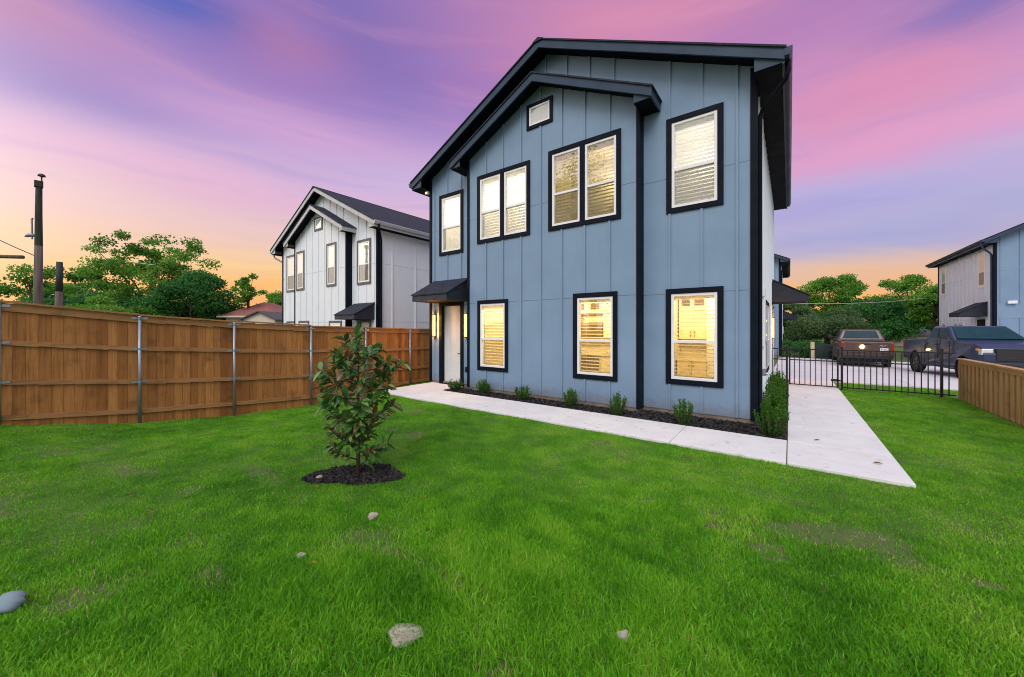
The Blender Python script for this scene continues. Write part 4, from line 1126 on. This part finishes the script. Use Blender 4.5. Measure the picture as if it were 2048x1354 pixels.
# ------------------------------------------------------------------ young magnolia
def sapling():
    X0, Y0 = -4.27, 2.54
    root = empty('young_tree', (X0, Y0, 0), 'young broad leaved sapling in a ring of dark mulch on the lawn', 'sapling')
    m = MB(); tr = [Vector((.02, 0, -.05)), Vector((0, .01, .25)), Vector((.03, 0, .6)), Vector((-.01, .02, 1.0)), Vector((.02, 0, 1.4)), Vector((.03, .01, 1.74))]
    m.tube(tr, [.026, .022, .019, .015, .010, .004], 8)
    def along(z):
        for a, b in zip(tr[:-1], tr[1:]):
            if a.z <= z <= b.z: return a.lerp(b, (z - a.z) / (b.z - a.z))
        return tr[-1]
    pos = []; axs = []; Ls = []; tn = []; nm = []
    c_, s_ = math.cos(R(36.7)), math.sin(R(36.7))
    nb = 40
    for i in range(nb):
        z = .10 + 1.42 * (i / nb) ** .98; a = i * 2.399 + rnd.uniform(-.4, .4)
        prof = np.interp(z, [.1, .35, .6, .8, 1.05, 1.3, 1.55], [.38, .40, .40, .50, .52, .44, .26])
        r_ = prof * rnd.uniform(.7, 1.08); p0 = along(z); up = rnd.uniform(.12, .38) * (1.15 if z < .6 else .8)
        p1 = p0 + Vector((math.cos(a) * r_ * .55, math.sin(a) * r_ * .55, up * .35)); p2 = p0 + Vector((math.cos(a) * r_, math.sin(a) * r_, up))
        m.tube([p0, p1, p2], [.009, .006, .003], 6)
        k = rnd.randint(20, 28)
        for j in range(k):
            t = .28 + .72 * (j + rnd.random()) / k; q = p0.lerp(p1, t * 2) if t < .5 else p1.lerp(p2, t * 2 - 1)
            out = (p2 - p0).normalized(); b = rnd.uniform(0, 6.28)
            sd = out.cross(Vector((0, 0, 1))).normalized(); u2 = sd.cross(out)
            ax = out * rnd.uniform(.25, .9) + sd * math.cos(b) * .9 + u2 * math.sin(b) * .8 + Vector((0, 0, -.12))
            pos.append(q); axs.append(ax.normalized()); Ls.append(rnd.uniform(.095, .175)); tn.append(min(.84, max(.02, rnd.gauss(.60, .2))) if rnd.random() > .24 else rnd.uniform(.85, 1.0))
    for j in range(26):
        b = j * 2.4; q = along(1.45 + .012 * j); ax = Vector((math.cos(b), math.sin(b), .5 + j * .05))
        pos.append(q); axs.append(ax.normalized()); Ls.append(rnd.uniform(.07, .11)); tn.append(rnd.uniform(.3, .8))
    vs = []; fs = []; tt = []
    for q, ax, L, t in zip(pos, axs, Ls, tn):
        up = Vector((rnd.gauss(0, .35), rnd.gauss(0, .35), 1)); sd = ax.cross(up).normalized(); nn = sd.cross(ax); W = L * rnd.uniform(.19, .25); dr = L * rnd.uniform(.05, .22); o = len(vs)
        P0 = q; m1 = q + ax * L * .33 - nn * .004; m2 = q + ax * L * .70 - nn * (dr * .5); tip = q + ax * L - nn * dr
        e = nn * W * .35
        vs += [P0, m1, m2, tip, m1 + sd * W * .95 + e, m2 + sd * W * .8 + e, m1 - sd * W * .95 + e, m2 - sd * W * .8 + e]
        fs += [(o, o + 4, o + 1), (o + 1, o + 4, o + 5), (o + 1, o + 5, o + 2), (o + 2, o + 5, o + 3), (o, o + 1, o + 6), (o + 1, o + 7, o + 6), (o + 1, o + 2, o + 7), (o + 2, o + 3, o + 7)]
        tt += [t] * 8
    mat = leaf_mat('magnolia_leaves', [(0, (.012, .055, .012, 1)), (.4, (.034, .120, .022, 1)), (.78, (.090, .22, .045, 1)), (.86, (.20, .32, .10, 1)), (.90, (.17, .085, .036, 1)), (1, (.21, .13, .075, 1))], .28, .22, .5)
    np_mesh('foliage', np.array([tuple(v) for v in vs]), np.array(fs), mat, root, np.array(tt), 3)
    m.build('trunk', P('sapling_bark', (.075, .048, .032), (.045, .030, .02), rough=.8, scale=20), root, smooth=True)
sapling()

# ------------------------------------------------------------------ poles and wires
def utility_pole():
    x, y = -27.5, .7
    root = empty('utility_pole', (x, y, -.45), 'tall weathered wooden utility pole with a lamp arm, left over the cedar fence', 'utility pole')
    m = MB(); m.tube([(0, 0, -.5), (0, 0, 3.2), (.02, .02, 6.0)], [.165, .15, .125], 14); m.build('pole', POLEW, root, smooth=True)
    m = MB(); m.tube([(.02, .02, 5.98), (.03, .02, 7.4), (.05, .03, 8.9)], [.127, .112, .10], 14); m.box(-.10, .18, -.11, .15, 8.66, 8.95); m.build('pole_top', POLED, root, bevel=.02)
    m = MB(); m.tube([(.2, .1, 8.9), (.2, .1, 9.15)], .025, 6); m.lathe([(0, 9.28), (.1, 9.24), (.13, 9.15), (.03, 9.12)], 10, c=(.2, .1, 0)); m.build('insulator', POLED, root)
    m = MB(); m.tube([(-.2, -.16, 6.3), (-.22, -.17, 7.2), (-.14, -.14, 7.25)], .035, 8); m.build('bracket', GALV, root)
    m = MB(); m.tube([(0, 0, 6.42), (-.22, -.17, 6.46)], .03, 8); a = m.build('lamp_arm', GALV, root)
    m = MB(); m.tube([(-.14, -.10, 6.45), (-.22, -.17, 6.5), (-.38, -.29, 6.47), (-.46, -.35, 6.42)], [.05, .09, .08, .03], 10); m.build('lamp_head', GALV, a, smooth=True)
utility_pole()
e = empty('wooden_post', (-34.6, 1.65, -.45), 'shorter leaning brown wooden post right of the utility pole', 'post')
m = MB(); m.tube([(-.05, -.04, -.4), (.0, .0, 4.4)], [.19, .15], 12); m.build('shaft', POLEW, e, smooth=True)
m = MB(); m.tube([(.0, .0, 4.4), (.02, .02, 6.15)], [.15, .13], 12); m.build('shaft_top', POLED, e, smooth=True)
def wire(name, a, b, sag, r, label, mat=BLACKM, n=14):
    A, B = Vector(a), Vector(b); pts = []
    for i in range(n + 1):
        t = i / n; p = A.lerp(B, t); p.z -= sag * 4 * t * (1 - t); pts.append(p)
    m = MB(); m.tube(pts, r, 6); o = m.build(name, mat, None, smooth=True); tag(o, label, 'wire')
wire('overhead_wire', (-27.6, .6, 5.1), (-32.5, -6.0, 11.2), .5, .018, 'thin black wire sloping down to the utility pole from the top left')
wire('overhead_cable', (-27.9, .3, 5.02), (-33.5, -6.2, 5.3), .10, .085, 'thick brown cable leaving the utility pole to the left', POLEW)
PALEW = P('pale_wire', (.55, .55, .52), (.45, .45, .42), rough=.5)
wire('overhead_wire', (.1, 25.5, 3.14), (8.7, 44.0, 4.2), .15, .015, 'pale thin wire across the trees behind the pickups', PALEW)
wire('overhead_wire', (-44.5, 4.2, 7.55), (-42.0, 7.0, 7.0), .05, .03, 'pale wire crossing the tall open crowned tree', PALEW)

# ------------------------------------------------------------------ far small buildings
REDR = P('red_roof_tiles', (.30, .105, .085), (.23, .08, .065), rough=.8, scale=6, bump=.4, bscale=30)
GREYR = P('grey_roof', (.085, .085, .09), (.06, .06, .065), rough=.85, scale=5, bump=.3)
STUC = P('pale_stucco', (.62, .55, .47), (.56, .50, .43), rough=.85, scale=4)
def bungalow():
    root = empty('bungalow', (-37.3, 12.1, -.45), 'low bungalow with a red hipped roof beyond the cedar fence', 'house', rz=R(36.7))
    m = MB(); m.box(-2.1, 2.1, .3, 5, 0, 3.30); m.box(.45, 3.1, -1.2, 3, 0, 2.98)
    m.add([(.45, -1.2, 2.98), (3.1, -1.2, 2.98), (1.8, -1.2, 3.55)], [(0, 1, 2)]); m.build('wall', STUC, root)
    m = MB(); m.add([(-2.5, -.2, 3.28), (2.5, -.2, 3.28), (2.5, 5.4, 3.28), (-2.5, 5.4, 3.28), (-.1, 2.2, 4.62), (.1, 3.2, 4.62)],
                    [(0, 1, 4), (1, 2, 5, 4), (2, 3, 5), (3, 0, 4, 5), (0, 3, 2, 1)]); m.build('roof', REDR, root)
    m = MB(); m.box(-2.52, 2.52, -.24, -.21, 3.16, 3.30); m.build('fascia', STUC, root)
    m = MB()
    for e in (.2, 3.4): m.hexa([(e, -1.45, 2.86), (1.8, -1.45, 3.58), (1.8, 3, 3.58), (e, 3, 2.86), (e, -1.45, 2.95), (1.8, -1.45, 3.67), (1.8, 3, 3.67), (e, 3, 2.95)])
    m.build('gable_roof', GREYR, root)
bungalow()
def shed():
    root = empty('shed', (9.8, 62.0, -.5), 'grey roofed shed seen between the two pickups', 'shed', rz=R(36.7 - 90))
    m = MB(); m.box(-2, 2, -2.6, 2.6, 0, 1.5); m.build('wall', STUC, root)
    m = MB()
    for sg in (-1, 1): m.hexa([(0, -2.9, 2.45), (sg * 2.3, -2.9, 1.35), (sg * 2.3, 2.9, 1.35), (0, 2.9, 2.45), (0, -2.9, 2.55), (sg * 2.3, -2.9, 1.45), (sg * 2.3, 2.9, 1.45), (0, 2.9, 2.55)])
    m.build('roof', GREYR, root)
shed()
def board_screen():
    root = empty('board_fence', (2.4, 32.3, -.25), 'dark green board fence with a cream post across the end of the driveway', 'fence', rz=R(20))
    m = MB(); 
    for i in range(24): m.box(-1.3 + i * .14, -1.165 + i * .14, 0, .03, 0, 1.0)
    m.build('fence_boards', P('dark_green_board', (.012, .03, .03), (.02, .045, .04), rough=.7), root)
    m = MB(); m.box(-1.36, -1.18, -.09, .09, -.1, 1.12); m.build('post', P('cream_paint', (.62, .52, .34), (.55, .46, .30), rough=.6), root)
board_screen()

# ------------------------------------------------------------------ vehicles
RUBBER = P('tyre_rubber', (.012, .012, .013), (.02, .02, .02), rough=.85, scale=20, bump=.2)
ALLOY = P('alloy_wheel', (.30, .31, .33), (.22, .23, .25), rough=.35, scale=8, metal=.8)
CHROME = P('chrome', (.60, .62, .65), (.5, .52, .55), rough=.15, scale=5, metal=1.0)
CARGL = P('car_glass', (.010, .040, .056), (.014, .052, .070), rough=.12, scale=2, spec=.06)
PLAST = P('black_plastic', (.012, .012, .013), (.02, .02, .021), rough=.6, scale=18)
RLAMP = P('tail_lamp_red', (.45, .02, .012), (.35, .012, .01), rough=.15, scale=3, coat=.8)
HLAMP = P('head_lamp_clear', (.70, .70, .66), (.55, .56, .55), rough=.1, scale=6, coat=1.0)
AMBER = P('amber_lamp', (.80, .28, .03), (.7, .22, .02), rough=.15, scale=3)
PAPERW = P('plate_white', (.72, .74, .76), (.66, .68, .71), rough=.5)
def arch(cx, r, z0, n=9):
    a0 = math.asin(max(-1, min(1, (z0 - .40) / r)))
    return [(cx + r * math.cos(t), .40 + r * math.sin(t)) for t in [a0 + (math.pi - 2 * a0) * i / n for i in range(n + 1)]]
def vehicle(name, loc, rz, label, cat, paint, kind, group=None, dressed='front', wheel_r=.40):
    root = empty(name, loc, label, cat, group, rz)
    if kind == 'pickup':
        fa, ra, W = 1.84, -1.84, 1.0
        side = [(-3.0, .62), (-3.03, 1.0), (-3.0, 1.36), (-1.02, 1.38), (-.98, 1.44), (1.10, 1.45), (1.35, 1.43), (2.35, 1.34), (2.72, 1.22), (2.83, 1.0), (2.84, .66), (2.78, .45), (2.36, .42)] + arch(fa, .50, .42) + [(1.25, .36), (-1.25, .36)] + arch(ra, .50, .42) + [(-2.5, .5)]
        gb = (-1.0, 1.20, .965, 1.44); gt_ = (-.78, .28, .76, 1.97)
    else:
        fa, ra, W = 1.4, -1.35, .92
        side = [(-2.3, .45), (-2.33, .75), (-2.25, .98), (-1.5, 1.02), (.95, .98), (1.9, .86), (2.25, .72), (2.3, .5), (2.2, .3), (1.85, .28)] + arch(fa, .38, .3) + [(.95, .24), (-.9, .24)] + arch(ra, .38, .3) + [(-1.95, .32)]
        gb = (-1.75, 1.05, .86, .99); gt_ = (-.95, .25, .64, 1.43)
    # painted lower body with rounded shoulders: three half-width rings
    m = MB(); n = len(side)
    def ring(k): 
        out = []
        zc = max(p[1] for p in side)
        for x, z in side:
            w = W * (1 - .05 * max(0, (z - .9)) / .5) * (1 - .10 * max(0, x - 1.9) ** 1.5)
            out.append((x, k * w, z))
        return out
    ins = [(x * .995, z - .0) for x, z in side]
    A, B = ring(-1), ring(1)
    m.add(A + B, [tuple(range(n)), tuple(range(2 * n - 1, n - 1, -1))] + [(i, (i + 1) % n, n + (i + 1) % n, n + i) for i in range(n)])
    m.build('body', paint, root, bevel=.05, seg=3)
    # cabin
    bx0, bx1, bw, bz = gb; tx0, tx1, tw, tz = gt_
    Bq = [Vector((bx0, -bw, bz)), Vector((bx1, -bw, bz)), Vector((bx1, bw, bz)), Vector((bx0, bw, bz))]
    Tq = [Vector((tx0, -tw, tz)), Vector((tx1, -tw, tz)), Vector((tx1, tw, tz)), Vector((tx0, tw, tz))]
    m = MB(); m.hexa([tuple(p - Vector((0, 0, .04))) for p in Bq] + [tuple(p) for p in Tq]); m.build('cab', paint, root, bevel=.07, seg=3)
    def pane(i, j, s0, s1, t0, t1, nm='window', mat=CARGL):
        """glass on the cab face between base corners i and j"""
        def pt(s, t): return (Bq[i].lerp(Bq[j], s)).lerp(Tq[i].lerp(Tq[j], s), t)
        a, b, c, d = pt(s0, t0), pt(s1, t0), pt(s1, t1), pt(s0, t1); nn = (b - a).cross(d - a).normalized()
        ctr = (a + c) / 2
        if nn.dot(ctr - Vector(((bx0 + bx1) / 2, 0, 1.6))) < 0: nn = -nn
        o = nn * .012; q = [a, b, c, d]; m = MB()
        m.hexa([tuple(p - o * .8) for p in q] + [tuple(p + o) for p in q]); return m.build(nm, mat, root, bevel=.006)
    pane(1, 2, .06, .94, .10, .90, 'windscreen'); pane(3, 0, .10, .90, .12, .86, 'rear_window')
    for (i, j) in ((0, 1), (3, 2)):
        pane(i, j, .10, .46, .12, .84, 'side_window'); pane(i, j, .50, .86, .12, .84, 'side_window')
    # wheels
    for cx in (fa, ra):
        for sg in (-1, 1):
            t = MB(); r = wheel_r; wd = .13; c = (cx, sg * (W - wd - .01), r)
            t.lathe([(r * .62, -wd), (r * .92, -wd), (r, -wd * .7), (r, wd * .7), (r * .92, wd), (r * .62, wd), (r * .6, 0)], 28, 'y', c)
            w = t.build('wheel', RUBBER, root, smooth=False, bevel=.01)
            q = MB(); oy = sg * wd * .6
            q.lathe([(r * .61, oy + sg * .03), (r * .56, oy + sg * .03), (r * .54, oy), (.01, oy - sg * .01)], 28, 'y', c)
            for k in range(6):
                a = k * math.pi / 3; ca, sa = math.cos(a), math.sin(a)
                p = lambda rr, ww, yy: (c[0] + ca * rr - sa * ww, c[1] + yy, c[2] + sa * rr + ca * ww)
                q.hexa([p(.03, -.035, oy), p(r * .56, -.03, oy), p(r * .56, .03, oy), p(.03, .035, oy), p(.03, -.035, oy + sg * .04), p(r * .56, -.03, oy + sg * .03), p(r * .56, .03, oy + sg * .03), p(.03, .035, oy + sg * .04)])
            q.lathe([(.07, oy + sg * .045), (.0, oy + sg * .05)], 14, 'y', c)
            q.build('rim', ALLOY, w)
            l = MB(); l.lathe([(.49 if kind == 'pickup' else .375, -.12), (.49 if kind == 'pickup' else .375, .06)], 24, 'y', (cx, sg * (W - .12), .40)); l.build('wheel_arch_liner', PLAST, root)
    m = MB(); m.box(-2.6, 2.5, -.8, .8, .30 if kind == 'pickup' else .2, .55); m.build('chassis', PLAST, root)
    if kind == 'pickup':
        m = MB(); m.box(-2.92, -1.06, -.84, .84, 1.365, 1.40); m.build('bed_cover', PLAST, root, bevel=.01)
        m = MB(); m.box(-3.045, -3.02, -.80, .80, .80, 1.33); tg = m.build('tailgate', paint, root, bevel=.015)
        m = MB(); m.box(-3.06, -3.04, -.16, .16, 1.20, 1.25); m.build('tailgate_handle', PLAST, tg, bevel=.006)
        for sg in (-1, 1):
            m = MB(); m.box(-3.055, -2.97, sg * .97 - .09, sg * .97 + .015 if sg > 0 else sg * .97 + .09, .92, 1.32) if sg > 0 else m.box(-3.055, -2.97, -.985, -.88, .92, 1.32)
            m.build('tail_lamp', RLAMP, root, bevel=.01)
            m = MB(); m.box(2.60, 2.80, *((.66, .93) if sg > 0 else (-.93, -.66)), .98, 1.18); m.build('head_lamp', HLAMP, root, bevel=.02)
            m = MB(); m.box(2.46, 2.60, *((.885, .935) if sg > 0 else (-.935, -.885)), 1.10, 1.19); m.build('side_marker', AMBER, root, bevel=.01)
            m = MB(); m.tube([(1.02, sg * .93, 1.50), (1.0, sg * 1.10, 1.53)], .03, 6); m.box(.92, 1.06, *((1.08, 1.27) if sg > 0 else (-1.27, -1.08)), 1.46, 1.66); m.build('wing_mirror', PLAST, root, bevel=.03)
            for hx in (-.05, -.85 + .0):
                m = MB(); m.box(hx - .12, hx + .10, *((.985, 1.01) if sg > 0 else (-1.01, -.985)), 1.20, 1.245); m.build('door_handle', PLAST if dressed == 'front' else CHROME, root, bevel=.008)
            for hx in (.98, .06, -.93):
                m = MB(); m.box(hx - .004, hx + .004, *((.975, 1.002) if sg > 0 else (-1.002, -.975)), .46, 1.42); m.build('door_seam', PLAST, root)
        m = MB(); m.box(2.72, 2.86, -.62, .62, .78, 1.19); gr = m.build('grille', PLAST, root, bevel=.02)
        m = MB()
        for z in (.88, .98, 1.08): m.box(2.855, 2.87, -.58, .58, z - .012, z + .012)
        m.box(2.855, 2.872, -.60, .60, 1.165, 1.185); m.build('grille_bar', PLAST, gr)
        m = MB(); m.box(2.70, 2.95, -.95, .95, .50, .74); m.build('front_bumper', PLAST, root, bevel=.04)
        m = MB(); m.box(-3.16, -2.98, -.95, .95, .50, .70); m.build('rear_bumper', PLAST, root, bevel=.03)
        if dressed == 'rear':
            m = MB(); m.box(-3.06, -3.046, -.78, -.48, .90, 1.05); pl = m.build('number_plate', PAPERW, tg)
            # dark smudged characters on the plate and a small script badge on the tailgate
            cu = bpy.data.curves.new('plate_text', 'FONT'); cu.body = 'P 1C'; cu.size = .125; cu.align_x = 'CENTER'; cu.align_y = 'CENTER'; cu.extrude = .002
            tmp = bpy.data.objects.new('tmp', cu); COL.objects.link(tmp); bpy.context.view_layer.update(); me = bpy.data.meshes.new_from_object(tmp.evaluated_get(bpy.context.evaluated_depsgraph_get())); bpy.data.objects.remove(tmp); me.materials.clear(); me.materials.append(INKB); to = bpy.data.objects.new('plate_text', me); COL.objects.link(to); to.parent = pl; to.location = (-3.064, -.63, .975); to.rotation_euler = (R(90), 0, R(-90))
            m = MB(); m.tube([(-3.052, -.44, 1.14), (-3.052, -.50, 1.165), (-3.052, -.58, 1.15), (-3.052, -.64, 1.155), (-3.052, -.70, 1.185), (-3.052, -.73, 1.17)], [.006, .012, .010, .014, .010, .004], 6); m.build('badge', CHROME, tg)
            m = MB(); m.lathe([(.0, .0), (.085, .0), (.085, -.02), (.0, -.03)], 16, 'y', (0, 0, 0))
            m.v = [(-3.05 + y, .18 + x, 1.10 + z) for x, y, z in m.v]; m.build('tailgate_glare', MATS['tail_glare'], tg)  # glowing disc imitates glare reflected off the tailgate, no lamp there
    return root
def paint(name, c1, c2): return P(name, c1, c2, rough=.4, scale=1.5, metal=.05, spec=.4, coat=.35)
emit_mat('tail_glare', (1.0, .78, .36), 60)  # emission standing in for the reflected glare on the brown tailgate
vehicle('pickup_truck', (5.74, 22.5, -.09), R(-82), 'dark blue pickup truck parked facing the lawn beside the low wooden fence', 'pickup truck', paint('paint_navy', (.012, .032, .085), (.010, .025, .068)), 'pickup', 'pickups parked on the driveway')
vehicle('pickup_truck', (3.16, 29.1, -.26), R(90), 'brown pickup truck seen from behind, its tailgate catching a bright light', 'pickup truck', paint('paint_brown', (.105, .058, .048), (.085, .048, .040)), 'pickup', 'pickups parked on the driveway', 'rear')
tree('bush', .7, 33.8, -.3, .95, 1.5, 'low dark bush past the end of the driveway, behind the gate', L_DEEP, 16, 2600, .14, .6, .05, cat='bush')

# ------------------------------------------------------------------ small things on the lawn
STONE = P('pale_stone', (.42, .37, .31), (.28, .24, .20), rough=.9, scale=9, bump=.6, bscale=25, c3=(.22, .19, .15), s3=40)
def stone(x, y, r, fl, label, mat=STONE, group=None, sx=1.0):
    bm = bmesh.new(); bmesh.ops.create_icosphere(bm, subdivisions=3, radius=r)
    ph = [rnd.uniform(0, 6) for _ in range(3)]
    for v in bm.verts:
        n = v.co.normalized(); k = 1 + .16 * math.sin(3 * n.x + ph[0]) * math.cos(2.4 * n.y + ph[1]) + .08 * math.sin(7 * n.y + ph[2] + 5 * n.z) + rnd.uniform(-.03, .03)
        v.co = Vector((v.co.x * k * sx, v.co.y * k, v.co.z * k * fl))
    me = bpy.data.meshes.new('stone'); bm.to_mesh(me); bm.free(); me.materials.append(mat)
    me.polygons.foreach_set('use_smooth', [True] * len(me.polygons))
    o = bpy.data.objects.new('stone', me); COL.objects.link(o); o.location = (x, y, float(ground_z(x, y)) + r * fl * .55 + .018); o.rotation_euler = (0, 0, R(36.7) + rnd.uniform(-.3, .3)); tag(o, label, 'stone', group)
G5 = 'stones lying in the lawn'
stone(-1.80, 1.37, .08, .22, 'largest pale stone in the near grass', group=G5, sx=1.25)
stone(-.774, 2.12, .038, .5, 'small pale stone in the near grass, right of the largest one', group=G5)
stone(-3.19, 2.06, .05, .6, 'pale grey stone in the grass just in front of the mulch ring', group=G5)
stone(-3.09, 1.36, .035, .5, 'small whitish stone beside the orange leaf', group=G5)
stone(-4.48, 2.18, .035, .7, 'little round stone on the left of the mulch ring', group=G5)
stone(-4.06, -.02, .085, .6, 'smooth pale blue grey boulder in the grass at the left edge', P('blue_grey_stone', (.20, .27, .31), (.16, .22, .26), rough=.75, scale=4), group=G5, sx=1.0)
LEAFO = P('dry_leaf', (.42, .15, .03), (.28, .09, .02), rough=.7, scale=30, trans=.2)
LEAFB = P('brown_leaf', (.14, .07, .03), (.09, .045, .02), rough=.8, scale=30)
def fallen(x, y, L, a, label, mat, z=None, group='fallen leaves'):
    m = MB(); z = float(ground_z(x, y)) + .045 if z is None else z
    c, s = math.cos(a), math.sin(a); pr = [(-.5, 0), (-.2, .19), (.15, .17), (.5, 0), (.15, -.17), (-.2, -.19)]; q = lambda u, v, h: (u * L * c - v * L * s, u * L * s + v * L * c, h)
    vs = [q(u, v, .12 * L * (abs(v) * 4) + rnd.uniform(0, .05) * L) for u, v in pr] + [q(-.1, 0, 0), q(.15, 0, 0), q(-.75, .03, .03 * L)]
    m.add(vs, [(0, 1, 6), (1, 2, 7, 6), (2, 3, 7), (3, 4, 7), (4, 5, 6, 7), (5, 0, 6), (0, 6, 8)]); o = m.build('fallen_leaf', mat, None, recalc=False); o.location = (x, y, z); tag(o, label, 'leaf', group)
fallen(-2.88, 1.36, .065, .9, 'bright orange leaf on the near grass', LEAFO)
fallen(-3.07, 2.60, .055, 2.0, 'faded orange leaf on the grass right of the mulch ring', LEAFO)
fallen(-4.22, 2.02, .07, .3, 'tan leaf at the front rim of the mulch ring', LEAFO)
fallen(-5.65, .75, .09, 1.4, 'dark brown leaf on the grass left of the sapling, the farther of two', LEAFB)
fallen(-4.90, .79, .09, .2, 'dark brown leaf on the grass left of the sapling, the nearer of two', LEAFB)
fallen(.35, 7.55, .09, .3, 'dark leaf on the side path near the first shrub', LEAFB, .045)
fallen(.92, 6.72, .11, .1, 'dark curled leaf on the side path near its right edge', LEAFB, .045)
fallen(.33, 12.0, .07, .6, 'tiny dark leaf in the middle of the side path, toward the gate', LEAFB, .045)
